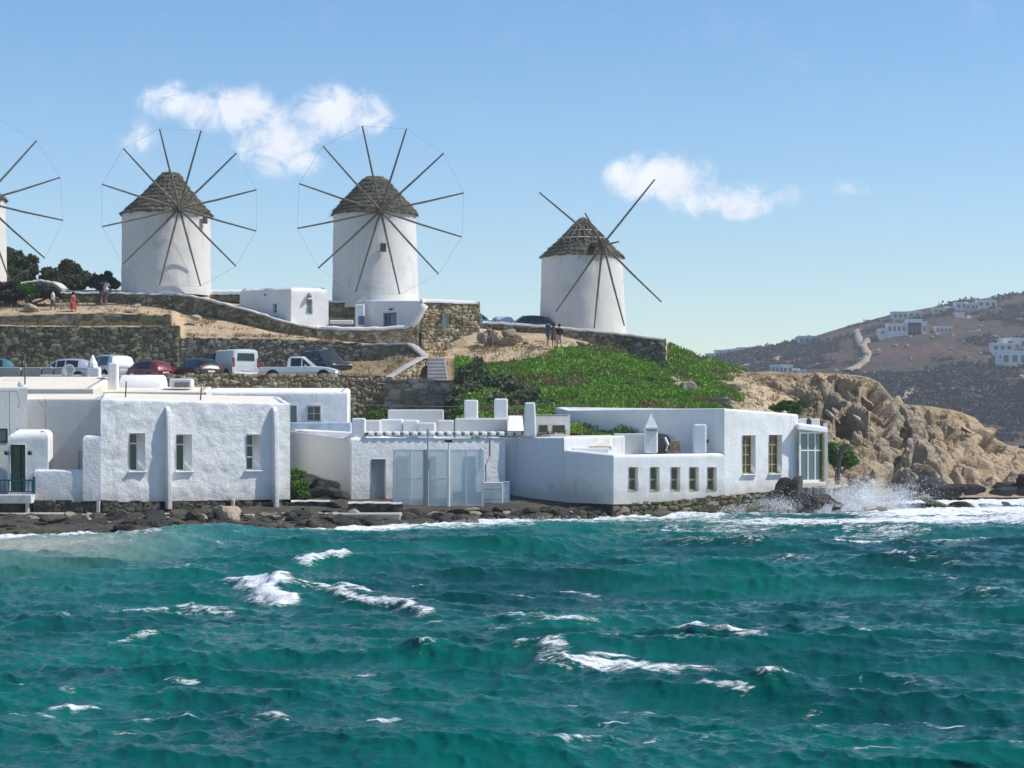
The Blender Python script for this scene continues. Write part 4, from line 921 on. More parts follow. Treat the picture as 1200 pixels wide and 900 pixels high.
# things built on the terrace
soft(MB().add([(XP(663,96.0),96.0,ZP(523,96)),(XP(716,94.6),94.6,ZP(523,94.6)),(XP(717,96.5),96.5,ZP(509.5,96.5)),(XP(663,98),98,ZP(510.5,98)),(XP(717,97.4),97.4,ZP(527,97.4))], [(0,1,2,3),(1,4,2)]), 'roof_slope', 'cream_roof', hD)
soft(MB().bbox(XP(668,95)+.1, XP(713,95), 94.4, 95.0, ZP(532,95), ZP(524.5,95)), 'roof_step', 'white_roof', hD, .05)
soft(MB().bbox(XP(719,97), XP(757,97), 96.8, 97.3, ZP(535,97), ZP(508,97)), 'parapet', 'grey_stucco', hD, .05)
soft(MB().bbox(XP(776,96.6), XP(815,96.6), 96.4, 96.8, ZP(535,96.6), ZP(511,96.6)), 'parapet', 'cream_roof', hD, .05)
chimney(hD, 756, 771, 503.5, 531, 93.4, .6, cap='point'); MB().box(P(763.5,504,93.35), (.5,.1,.07)).build('vent_slit', M['plastic_grey'], hD)
chimney(hD, 813, 828, 497, 531, 93.9, .6); MB().tube(P(829.5,515,94), P(829.5,519,94), .05).build('wall_lamp', M['dark_metal'], hD)
fan = thing('roof_fan', 'dark round ventilator drum beside the pointed chimney on the terrace', 'ventilator', tuple(P(776,531,95)))
MB().lathe(P(775,519,95), [(.42,-.2),(.46,-.15),(.46,.15),(.42,.2),(.2,.22)], 18, Vector((.5,-.86,0)).normalized()).build('drum', M['dark_metal'], fan); MB().box(P(775,529,95), (.5,.4,.3)).build('stand', M['dark_metal'], fan)
MB().path([P(779,513,94.6), P(783,521,94.5), P(781,528,94.6)], .07, 7).build('duct', M['steel'], fan)
cr = thing('wooden_crate', 'small tan wooden crate on the terrace beside the dark ventilator', 'crate', tuple(P(791,531,95)))
MB().box(P(791,523,95), (.5,.45,.56)).build('box', M['wood_box'], cr, bevel=.02)
for s in (-1,1): MB().box(P(791+s*5,523,94.73), (.06,.06,.58)).build('batten', M['wood_box'], cr)
bag = thing('tar_sack', 'small dark sack lying on the parapet in front of the lavender wall', 'sack', tuple(P(803,508,96.6)))
v_, f_ = rock_data(55, 2, .5); obj('sack', np.array(v_)*np.array((.33,.2,.3))+np.array(P(803.5,508,96.6)), f_, M['dark_metal'], bag, True)
bag2 = thing('tar_sack', 'dark scrap on the parapet left of the pointed chimney', 'sack', tuple(P(744,506,97.1)))
obj('sack', np.array(v_)*np.array((.2,.15,.2))+np.array(P(744,506,97.1)), f_, M['dark_metal'], bag2, True)
# white cabinet by the glass screen
cab = thing('cabinet', 'white metal cabinet standing against the shaded wall beside the glass screen', 'cabinet', tuple(P(580,593,93.4)))
soft(MB().box(P(576.5,579,93.4), (1.0,.6,1.12)), 'body', 'white_paint', cab, .02); MB().box(P(593,578.5,93.5), (.34,.5,1.14)).build('side_panel', M['pale_blue_paint'], cab)
for z_ in (573,585): MB().box(P(576.5,z_,93.08), (.9,.02,.03)).build('louvre', M['grey_paint'], cab)
# glass screen
gs = thing('glass_screen', 'framed glass windbreak of tall panes in front of the low white house', 'windbreak', tuple(P(513,595,91.6)))
Yg = 91.6
posts = [462,480.5,498,525.5,546,565.5]
for i, px in enumerate(posts):
    w = .1 if i not in (2,3) else .16; t_ = 527
    MB().bbox(XP(px,Yg)-w/2, XP(px,Yg)+w/2, Yg-.05, Yg+.05, ZP(596,Yg), ZP(t_,Yg)).build('post', M['white_paint' if i != 2 else 'grey_paint'], gs)
for t_, w in ((528,.09),(561,.08),(592,.07)):
    for i in range(5):
        if t_ == 561 and i > 2: continue
        MB().bbox(XP(posts[i],Yg)+.05, XP(posts[i+1],Yg)-.05, Yg-.035, Yg+.035, ZP(t_,Yg)-w/2, ZP(t_,Yg)+w/2).build('rail', M['white_paint'], gs)
for i in range(5):
    for t_, b_ in (((528,561),(561,592)) if i < 3 else ((528,592),)):
        MB().bbox(XP(posts[i],Yg)+.06, XP(posts[i+1],Yg)-.06, Yg-.006, Yg+.006, ZP(b_,Yg)+.05, ZP(t_,Yg)-.05).build('pane', M['clear_pane'], gs)
for px, t_, lab in ((501.5,502,'tall thin grey pole rising above the glass screen to the roof edge'),(526,514,'white pole with a small floodlight standing at the glass screen')):
    pl_ = thing('pole', lab, 'pole', tuple(P(px,596,Yg-.2))); MB().tube(P(px,596,Yg-.2), P(px,t_,Yg-.2), .05, .04, 8).build('shaft', M['white_paint' if px > 510 else 'grey_paint'], pl_)
    if px > 510:
        MB().box(P(px-1,517,Yg-.3), (.3,.12,.12)).build('floodlight', M['dark_metal'], pl_); MB().box(P(px+2.5,516.5,Yg-.3), (.12,.12,.1)).build('bracket', M['dark_metal'], pl_)
dp = thing('drain_pipe', 'grey drain pipe bent down the shaded wall beside the glass screen', 'pipe', tuple(P(570,565,94)))
MB().path([P(574,513,94.9), P(574,535,94.9), P(569,545,94.2), P(569.5,566,94.0)], .045, 7).build('pipe', M['plastic_grey'], dp)
# glazed porch at the right end
gp = thing('glazed_porch', 'narrow glazed porch with white frame and slanting roof at the end of the house', 'porch', tuple(P(952,572,97)))
pA = Vector((XP(936,96.6), 96.6)); pB = Vector((XP(966,97.4), 97.4)); og = rect(pA, pB, 936.5, 965, 506, 565)
window(gp, pA, pB, og, 0, 3, [.0001,.64], 'white_paint', 'sea_glass', .09, 'glazing', .06)
for px, t_, Y in ((966.5,496,97.4),(968.5,495,97.7)): MB().bbox(XP(px,Y)-.06, XP(px,Y)+.06, Y-.06, Y+.06, ZP(582,Y), ZP(t_,Y)).build('post', M['white_paint'], gp)
MB().bbox(XP(964,97.4)-.05, XP(964,97.4)+.06, 97.2, 97.3, ZP(566,97.3), ZP(508,97.3)).build('post', M['ochre_paint'], gp)
mb = MB(); zz1, zz2 = ZP(497.5,96.5), ZP(501,97.4); xl, xr = XP(934.5,96.5), XP(968,97.4)
mb.add([(xl,96.2,zz1-.24),(xr,97.0,zz2-.26),(xr,100,zz2-.1),(xl,100,zz1-.1),(xl,96.2,zz1+.02),(xr,97.0,zz2-.02),(xr,100,zz2+.14),(xl,100,zz1+.16)], [(3,2,1,0),(4,5,6,7),(0,1,5,4),(1,2,6,5),(2,3,7,6),(3,0,4,7)]); soft(mb, 'roof', 'white_roof', gp, .04)
soft(MB().bbox(XP(936,99.2), XP(960,99.2), 99, 99.5, ZP(505,99), ZP(490.5,99)), 'parapet', 'white_stucco', gp, .05)
MB().lathe(P(948,495,98.6), [(.05,-.2),(.13,-.1),(.13,.12),(.06,.2)], 10).build('lamp', M['dark_metal'], gp); MB().tube(P(954,491,99.2), P(954.3,483,99.2), .05).build('flue', M['rust_metal'], gp)
soft(MB().add([(XP(935,96.2),96.2,ZP(573,96.2)),(XP(967,96.9),96.9,ZP(570,96.9)),(XP(967,98.5),98.5,ZP(570,98.5)),(XP(935,98.5),98.5,ZP(573,98.5)),(XP(935,96.2),96.2,ZP(566,96.2)),(XP(967,96.9),96.9,ZP(564.5,96.9)),(XP(967,98.5),98.5,ZP(564,98.5)),(XP(935,98.5),98.5,ZP(566,98.5))], [(3,2,1,0),(4,5,6,7),(0,1,5,4),(1,2,6,5),(2,3,7,6),(3,0,4,7)]), 'floor_slab', 'cream_roof', gp, .04)
obj('back_wall', [(XP(936,98.5),98.5,1),(XP(966,98.5),98.5,1),(XP(966,98.5),98.5,ZP(505,98.5)),(XP(936,98.5),98.5,ZP(505,98.5))], [(0,1,2,3)], M['pale_blue_paint'], gp)
for x0_, x1_ in ((945,951.5),(953,960),(961,967.5)): soft(MB().bbox(XP(x0_,96.6), XP(x1_,96.6), 96.4, 97.2, -.3, ZP(571,96.6)), 'pier', 'concrete', gp, .04)
# stone base under the right-hand house
stone_wall('sea_wall', 'mossy rough stone base under the row of small ochre windows', [(*sC_,-.3,.66),(*(sC_.lerp(cB,.5)+Vector((0,-.12))),-.3,.70),(*(cB+Vector((0,-.1))),-.3,.98),(*(cB.lerp(cC,.55)+Vector((.1,-.15))),-.3,1.08),(*(cB.lerp(cC,.82)+Vector((.1,-.2))),-.3,1.2)], .6, (.5,.26), 'moss', None, 40, .08, depth=.14, cat='sea wall')
obj('shadow_gap_face', [(sA.x,sA.y+.05,-.4),(sB.x,sB.y+.1,-.4),(sC_.x-.1,sC_.y+.15,-.4),(sC_.x-.1,sC_.y+.15,.7),(sB.x,sB.y+.1,.6),(sA.x,sA.y+.05,.6)], [(0,1,4,5),(1,2,3,4)], M['wet_rock'], hC)  # dark rock sheet; its colour stands in for the shadow gap under the wall

# ------------------------------------------------------------------ stone walls of the hill
stone_wall('terrace_wall', 'long stone wall with pale coping below the mill beside the dark shrubs', WP((68,344,356,142.6),(130,344,358,142.6),(203,346,364,142.6)), .6, (.5,.3), 'dark', 'coping', 50)
stone_wall('ramp_wall', 'curving stone wall with pale coping sinking along the ramp beside the white hut', WP((204,345,366,142.2),(235,350,370,141.6),(262,357,376,140.6),(300,367,387,139.9),(330,377,393,139.2),(352,382,397,138.9),(372,385.5,399,138.8)), .55, (.45,.28), 'dark', 'coping', 51)
stone_wall('terrace_wall', 'sunlit stone wall under the white coping before the hut with the blue door', WP((372,385,402,138.4),(410,387,405,138.0),(450,386.5,407,137.8),(480,384,412,137.6),(490,379,415,137.6)), .5, (.42,.28), 'warm', 'white_stucco', 52, .09, .2)
stone_wall('block_wall', 'low grey concrete block wall on the sand in front of the two walking women', WP((-30,371,384,137.0),(90,368,384,137.0)), .4, (1.2,.5), 'grey', None, 53, .12, depth=.03)
stone_wall('block_wall', 'low mossy block wall ending at the sandy bank above the dark stone wall', WP((91,367,384,136.7),(130,367,384,136.7),(200,369,384,136.5)), .4, (.9,.5), 'dark', None, 54, .11, depth=.04)
stone_wall('terrace_wall', 'tall dark rubble wall behind the parked silver hatchback', WP((-45,382,444,133.3),(60,382,444,133.3),(130,383,444,133.3),(209,382,444,133.3)), .7, (.5,.32), 'dark', None, 55, .1)
stone_wall('terrace_wall', 'grey stone wall behind the white van and the pickup', WP((209,396,444,133.6),(300,397,440,133.6),(372,399,434,133.6),(427,403,428,133.5)), .6, (.45,.28), 'grey', None, 56)
stone_wall('terrace_wall', 'short shaded wall at the foot of the dry plot beside the steps', WP((425,405,426,133.0),(478,404,426,131.6),(488,412,428,130.0),(496,420,430,128.6)), .4, (.6,.4), 'dark', 'concrete', 57, depth=.05)
stone_wall('retaining_wall', 'long warm rubble retaining wall under the parked cars', WP((-45,439,500,118.5),(130,438.5,500,119.9),(240,438,500,120.8),(400,438.5,505,122.0),(452,440,505,122.4)), .6, (.36,.26), 'warm', None, 58, .085)
stone_wall('stair_wall', 'sloping rubble parapet with pale coping beside the stone steps', WP((458,443,470,118.2),(478,430,470,119.6),(496,419.5,470,121.6),(501,419.5,470,122.2)), .4, (.36,.26), 'warm', 'concrete', 59, .085, .07)
stone_wall('block_wall', 'grey coursed block wall below the stone steps', WP((451,445,492,117.6),(500,444,492,117.5),(538,447,492,117.1)), .5, (.8,.36), 'grey', None, 60, .1, depth=.04)
stone_wall('boundary_wall', 'curved stone boundary wall with white coping around the mill with broken poles', WP((566,379,394,140.2),(600,381,394,140.0),(640,384,399,139.9),(700,389.5,412,139.6),(740,394,424,139.4),(779,399.5,436,139.2)), .6, (.5,.32), 'dark', 'coping', 61, .1, .16)
stone_wall('boundary_wall', 'end face of the boundary wall turning behind the green slope', [(XP(779.5,139.2),139.2,ZP(440,139.2),ZP(399.5,139.2)),(XP(779.5,139.2)+.4,144,ZP(425,144),ZP(402,144))], .6, (.5,.32), 'warm', 'coping', 62, .12, .16)
stone_wall('terrace_wall', 'short stone wall between the two white huts under the mill', WP((384,354,378,143.6),(440,354,378,143.6)), .5, (.5,.3), 'dark', 'white_stucco', 63, .11)
cw = stone_wall('terrace_wall', 'low wall with thick white coping between the white hut and its neighbour', WP((246,345,352,144.0),(285,345,354,144.0)), .6, (.5,.3), 'dark', 'white_stucco', 64, .12, .3)
stone_wall('garden_wall', 'rounded white garden wall behind the dry shrubs near the sky', WP((24,333,345,143.6),(45,329.5,345,143.8),(62,332,345,143.6),(74,340,348,143.0)), .6, (.5,.3), 'warm', 'coping', 65, .12, .12)
# steps
st_ = thing('stone_steps', 'flight of six worn stone steps leading up to the dirt path', 'steps', tuple(P(512,446,118)))
for i in range(7):
    Y = 118.2+i*.62; py_ = 444.5-i*4.2; soft(MB().bbox(XP(500+i*.15,Y), XP(525-i*.6,Y), Y, Y+1.1, ZP(py_+8,Y), ZP(py_,Y)), 'step', 'concrete', st_, .05)

# ------------------------------------------------------------------ huts on the hill
hE = thing('white_hut', 'white plastered hut with rounded roof edge between the two mills on the ramp', 'hut', tuple(P(341,380,138.8)))
cn = Vector((XP(341,139.5), 139.5)); le = Vector((XP(281,143.4), 143.4)); ri = Vector((XP(385,141.0), 141.0))
pe = [le, cn, ri, ri+(le-cn)]
oE0 = [rect(le, cn, 320,324.5,356,366.5), rect(le, cn, 309.5,312,344.5,347)]; oE1 = [rect(cn, ri, 359,366,350.5,368)]
block(hE, pe, ZP(384,141), [ZP(338.5,143.4), ZP(336.5,139.5), ZP(337.5,141), ZP(338,145)], 'white_stucco', {0: oE0, 1: oE1}, 'white_roof', .03, .35, res=.22, drop=.05, reveal=.25)
for o in oE0[:1]: window(hE, le, cn, o, .15, 1, 2, 'pale_blue_paint', 'dark_glass', .05)
window(hE, cn, ri, oE1[0], .12, 1, 2, 'pale_blue_paint', 'sea_glass', .06); MB().lathe(P(362.5,349,140), [(.1,0),(.2,.12),(.1,.3),(.02,.36)], 8).build('lamp', M['plastic_grey'], hE)
soft(MB().bbox(XP(387,141), XP(414,141), 140.6, 141, ZP(380,141), ZP(375.5,141)), 'bench', 'white_stucco', hE, .06)
hF = thing('stone_hut', 'hut with white shaded wall, blue door and rubble stone gable below the middle mill', 'hut', tuple(P(500,410,138)))
c0 = Vector((XP(497,138.2), 138.2)); l0 = Vector((XP(416,143.0), 143.0)); r0_ = Vector((XP(561,139.7), 139.7))
oF = [rect(l0, c0, 449.5,465,366.5,386)]
block(hF, [l0, c0, r0_, r0_+Vector((-.5,6)), l0+Vector((.5,3))], ZP(392,140), [ZP(352,143), ZP(352,138.2), ZP(354.5,138.8), ZP(353,144), ZP(351,146)], 'white_stucco', {0: oF}, 'white_roof', .025, .15, res=.25, drop=.05, reveal=.3)
window(hF, l0, c0, (oF[0][0], oF[0][0]+(oF[0][1]-oF[0][0])*.32, oF[0][2], oF[0][3]), .12, 1, 1, 'blue_paint', 'dark_glass', .1, 'door'); window(hF, l0, c0, (oF[0][0]+(oF[0][1]-oF[0][0])*.32, oF[0][1], oF[0][2], oF[0][3]), .16, 1, 1, 'blue_paint', 'sea_glass', .08, 'door')
MB().box(P(457.5,362.5,140.3), (.25,.2,.1)).build('lamp', M['dark_metal'], hF)
stone_wall('x', 'x', [(c0.x-.12,c0.y-.27,ZP(416,138),ZP(354.5,138.2)),(r0_.x+.08,r0_.y-.27,ZP(414,139.6),ZP(356.5,139.6))], .35, (.34,.26), 'warm', 'white_stucco', 66, .085, .2, parent=hF)
oS = rect(c0-Vector((.05,.44)), r0_-Vector((0,.44)), 518.5,525.5,367,385); window(hF, c0-Vector((.05,.44)), r0_-Vector((0,.44)), oS, .02, 1, 1, 'plastic_grey', 'sea_glass', .06)
# white swept parapet running up the corner
v = []; sw = [(482,380.5),(487,376),(491,369),(495,361),(498.5,356)]
mb = MB(); mb.path([P(px, py+1, 137.35) for px, py in sw], .25, 8); mb.build('swept_coping', M['white_stucco'], hF, True)
soft(MB().bbox(XP(416.5,141.5), XP(427,141.5), 141.2, 141.7, ZP(384,141.5), ZP(357,141.5)), 'side_wing', 'white_stucco', hF, .05); MB().box(P(423.5,375.5,141.1), (.42,.06,.62)).build('shutter', M['blue_paint'], hF)
soft(MB().box(P(445,363,143.2), (1.6,.4,.25)), 'shed_roof', 'coping', hF, .04)

# ------------------------------------------------------------------ windmills
def mill(label, pxl, pxr, pxlt, pxrt, pyb, pyt, Y, apex, apexw, hub, poles, rpx, roofshape, broken=None, rope=True, win=None, straw=1.0, seed=0):
    cx = (pxl+pxr)/2; rb_ = (pxr-pxl)/2/F*Y; rt_ = (pxrt-pxlt)/2/F*Y; zb_ = ZP(pyb, Y-rb_); zt_ = ZP(pyt, Y-rt_*.3)
    c = Vector((XP(cx, Y), Y, zb_)); dx_ = XP((pxlt+pxrt)/2, Y)-c.x
    t = thing('windmill', label, 'windmill', tuple(c), group='windmills along the hilltop')
    nth, nzv = 96, 34; th_ = np.linspace(0, 2*np.pi, nth, endpoint=False); tv = np.linspace(-.06, 1, nzv)
    TH, TV = np.meshgrid(th_, tv); rad = rb_+(rt_-rb_)*TV; V = np.stack([c.x+dx_*TV+rad*np.cos(TH), c.y+rad*np.sin(TH), zb_+(zt_-zb_)*TV], -1).reshape(-1,3)
    dn = fbm(V*1.1, 81+seed, 4)*.05; V[:,0] += np.cos(TH).ravel()*dn; V[:,1] += np.sin(TH).ravel()*dn
    obj('tower', V, grid_faces(nzv, nth, True), M['tower_stucco'], t, True)
    # thatch in overlapping layers
    zc = ZP(apex[1], Y)-zt_; xo = XP(apex[0], Y)-c.x-dx_; nl = 9; nt2, nz2 = 150, 80; th_ = np.linspace(0, 2*np.pi, nt2, endpoint=False); tv = np.linspace(-.05, 1, nz2); TH, TV = np.meshgrid(th_, tv)
    tcl = np.clip(TV, 0, 1); base = roofshape(tcl); rr_ = (rt_*1.055)*base+(apexw/2/F*Y)*(1-base)*0+apexw/2/F*Y*tcl**3
    lay = (tcl*nl+.25*vnoise(np.stack([np.cos(TH)*2, np.sin(TH)*2, TV*3], -1).reshape(-1,3), 5+seed).reshape(TH.shape)) % 1
    pn_ = np.stack([np.cos(TH)*6, np.sin(TH)*6, TV*9], -1).reshape(-1,3)
    rr_ = rr_+(.14*(1-lay)-.06)*(tcl < .97)*(1 if straw > .5 else .6)+(fbm(pn_, 83+seed, 4)*.13).reshape(TH.shape)*(1-.5*tcl); rr_ = np.where(TV < 0, rr_*.9, rr_)
    zz_ = zt_+zc*tcl-.12+TV.clip(-1,0)*3.5+(vnoise(pn_*2, 7+seed)*.06).reshape(TH.shape)
    V = np.stack([c.x+dx_+xo*tcl+rr_*np.cos(TH), c.y+rr_*np.sin(TH), zz_], -1).reshape(-1,3); V = np.concatenate([V, [[c.x+dx_+xo, c.y, zt_+zc]]])
    cc = np.array((.215,.195,.145))*(.35+1.2*((fbm(pn_*1.4, 84+seed, 3)*.5+.5)))[:,None]*(1.25-.8*lay.ravel())[:,None]
    if roofshape is cone_pale: cc = cc*np.where(tcl.ravel() > .72, 1.7, 1.05)[:,None]
    cc = np.concatenate([cc, [cc[-1]]]); k0 = (nz2-1)*nt2
    ff_ = [tuple(q) for q in grid_faces(nz2, nt2, True)]+[(k0+i, k0+(i+1) % nt2, len(V)-1) for i in range(nt2)]
    roof = obj('thatched_roof', V, ff_, M['thatch'], t, True, {'straw': cc})
    rs = np.random.RandomState(9+seed); n = 9000; k = (rs.rand(n)**1.4*(nz2-6)).astype(int)+2; j = rs.randint(0, nt2, n); p0 = V[k*nt2+j]; dn_ = V[np.maximum(k-3,0)*nt2+j]-V[k*nt2+j]; dn_ /= np.linalg.norm(dn_, axis=1, keepdims=True)
    ou = np.stack([np.cos(th_[j]), np.sin(th_[j]), np.full(n, .5)], -1); sd2 = np.stack([-np.sin(th_[j]), np.cos(th_[j]), np.zeros(n)], -1); ln = rs.uniform(.15, .5, n)[:,None]
    A = p0+ou*.02-sd2*.025; B = p0+ou*.02+sd2*.025; T_ = p0+dn_*ln+ou*rs.uniform(.02,.11,n)[:,None]+sd2*rs.uniform(-.08,.08,n)[:,None]
    col_ = np.repeat(np.array((.22,.20,.145))*rs.uniform(.3,1.6,n)[:,None], 3, 0)
    obj('straw', np.stack([A,B,T_], 1).reshape(-1,3), np.arange(3*n).reshape(-1,3), M['thatch'], roof, False, {'straw': col_}, 'stuff')
    if roofshape is cone_pale:                        # bare rafters where the thatch has gone
        for q in range(9):
            an = -2.6+q*.27; r1 = rt_*.72; r2 = rt_*.12
            MB().path([(c.x+dx_+xo*.3+math.cos(an)*r1, c.y+math.sin(an)*r1, zt_+zc*.30+.12), (c.x+dx_+xo*.9+math.cos(an)*r2, c.y+math.sin(an)*r2, zt_+zc*.9+.08)], [.06,.045], 6).build('rafter', M['weathered_wood'], t)
        for q in range(2):
            rr0 = rt_*(.58-.2*q); MB().path([(c.x+dx_+xo*(.4+.2*q)+math.cos(a_)*rr0*1.07, c.y+math.sin(a_)*rr0*1.07, zt_+zc*(.43+.2*q)) for a_ in np.linspace(-2.7,-.4,12)], .05, 6).build('hoop', M['coping'], t)
    # timber under the thatch, hub, shaft, poles
    Yh = Y-rt_-1.15; hb = P(hub[0], hub[1], Yh); axis = Vector((c.x+dx_-hb.x, Y-Yh, .25)).normalized()
    MB().tube(hb-axis*.55, hb+axis*3.2, .19, .22, 10).build('windshaft', M['weathered_wood'], t)
    MB().lathe(hb, [(.10,-.28),(.30,-.22),(.34,0),(.30,.2),(.12,.26)], 12, -axis).build('hub', M['rust_hub'], t)
    rr = rpx/F*Yh; tips = []
    for i, ang in enumerate(poles):
        an = math.radians(ang); dv = Vector((math.sin(an), .0, math.cos(an))); side = axis.cross(Vector((0,0,1))).normalized(); upv = side.cross(axis).normalized()
        dv = (side*math.sin(an)+upv*math.cos(an)); fr = (broken or {}).get(i, 1.0)
        tip = hb-axis*.12+dv*rr*fr+axis*(-.25*fr); tips.append(tip)
        bend = Vector((0,0,-.05*abs(math.sin(an))))
        MB().path([hb-axis*(.05+.05*(i % 3)), hb.lerp(tip,.5)+bend, tip], [.085,.075,.055], 7).build('sail_pole', M['grey_pole'], t)
    if rope:
        mb = MB()
        for i in range(len(tips)): mb.tube(tips[i], tips[(i+1) % len(tips)], .009, None, 4, False)
        mb.build('rigging_rope', M['rope'], t)
    if win:
        for wx, wy0, wy1, ww in win:
            yy0 = Y-math.sqrt(max(.01, rb_**2-(XP(wx,Y)-c.x)**2))-.02; ph = math.atan2(XP(wx,Y)-c.x, Y-yy0); nrm = Vector((math.sin(ph), -math.cos(ph), 0)); tg = Vector((math.cos(ph), math.sin(ph), 0))
            pc = Vector((XP(wx, yy0), yy0, ZP((wy0+wy1)/2, yy0))); hh = (wy1-wy0)/F*yy0
            w_ = MB().box(pc+nrm*.0, (ww, .16, hh), (tg, nrm, Vector((0,0,1)))).build('window', M['weathered_wood'], t)
            MB().box(pc+nrm*.085, (ww*.72, .02, hh*.84), (tg, nrm, Vector((0,0,1)))).build('pane', M['dark_glass'], w_)
    return t
def cone(t): return 1-t*.93
def dome(t): return (1-t**1.28)**.92*.97+.03*(1-t)
def cone_pale(t): return (1-t*.985)**1.02
P12 = [15+30*i for i in range(12)]
mill('white windmill with twelve bare poles at the end of the hill beside the dark shrubs', -95, 7, -93, 5, 329, 231, 146, (-45,187), 12, (-22,236), [10+30*i for i in range(12)], 98, cone, seed=1)
mill('white windmill with layered conical thatch and bare poles above the long terrace wall', 143, 247, 144, 246, 338, 249, 146, (200,201), 12, (210,244), [-15.5+30*i for i in range(12)], 94, cone, seed=2, win=[(240.5,252,262,.35)])
mill('white windmill with domed dark thatch and one small window above the stone hut', 389.5, 491, 391, 487, 353, 249.5, 146, (439.5,206), 22, (446,247), [-13+30*i for i in range(12)], 100, dome, seed=3, win=[(449,285,295,.42)])
mill('white windmill with ragged pale thatch and broken poles inside the curved boundary wall', 632, 734, 635, 729, 393, 299, 146, (683,254), 6, (706,286), [-55,-34,38.6,80,132,164,186,216], 99, cone_pale, {1:.43, 3:.2}, False, seed=4)
# ------------------------------------------------------------------ cars
def carpaint(name, base, metal=.3):
    m = MT(name, base, .32, .5); m.set('Metallic', metal); m.set('Coat Weight', .6); m.set('Coat Roughness', .08)
    m.set('Base Color', m.mix(m.ramp(m.noise(3, 4), .4, .75, 0, .25), base, tuple(x*.6+.08 for x in base))); M[name] = m.m
for nm, cl in (('paint_silver',(.50,.53,.58)),('paint_white',(.78,.78,.77)),('paint_maroon',(.16,.025,.035)),('paint_black',(.018,.022,.022)),('paint_teal',(.06,.20,.24)),('paint_pale',(.55,.62,.62)),('paint_navy',(.025,.03,.035)),('paint_green',(.03,.08,.07))): carpaint(nm, cl)
STY = {  # x stations: (x, half width, sill, belt, roof, roof half width)
 'hatch': (4.0, [(-1.98,.70,.45,.78,.80,.66),(-1.92,.80,.28,.88,.95,.70),(-1.62,.83,.24,.93,1.30,.60),(-1.25,.84,.24,.93,1.45,.58),(-.35,.85,.24,.92,1.49,.58),(.25,.85,.24,.91,1.44,.58),(1.02,.84,.24,.90,.93,.70),(1.62,.81,.26,.80,.82,.66),(1.93,.74,.30,.66,.68,.60),(2.02,.62,.40,.56,.58,.52)], (2,3,5,6), .31, (-1.25,1.25)),
 'suv': (4.5, [(-2.22,.78,.50,.9,.95,.72),(-2.16,.88,.36,1.0,1.15,.78),(-1.98,.91,.34,1.04,1.58,.68),(-1.6,.92,.34,1.04,1.70,.66),(-.3,.92,.34,1.03,1.74,.66),(.4,.92,.34,1.02,1.68,.66),(1.15,.91,.34,1.0,1.04,.78),(1.85,.88,.36,.95,.97,.74),(2.2,.80,.40,.8,.82,.66),(2.28,.7,.5,.7,.72,.6)], (2,3,5,6), .36, (-1.38,1.42)),
 'van': (4.9, [(-2.44,.86,.42,1.12,1.80,.76),(-2.42,.93,.32,1.12,1.88,.78),(-2.3,.95,.30,1.12,1.94,.78),(-1.0,.96,.30,1.12,1.96,.78),(.4,.96,.30,1.1,1.95,.78),(.95,.95,.30,1.08,1.88,.76),(1.75,.93,.32,1.05,1.10,.82),(2.2,.88,.34,.9,.93,.76),(2.42,.76,.4,.72,.75,.66)], (1,2,5,6), .34, (-1.5,1.6)),
 'pickup': (5.0, [(-2.5,.80,.48,.92,.92,.78),(-2.46,.86,.42,.96,.96,.82),(-.72,.87,.36,.96,.96,.82),(-.66,.87,.36,.98,1.50,.64),(-.5,.88,.36,.98,1.62,.62),(.25,.88,.36,.98,1.62,.62),(.98,.87,.36,.98,1.02,.74),(1.8,.85,.38,.93,.95,.72),(2.35,.80,.42,.78,.80,.66),(2.46,.7,.5,.66,.68,.6)], (3,4,5,6), .36, (-1.6,1.6))}
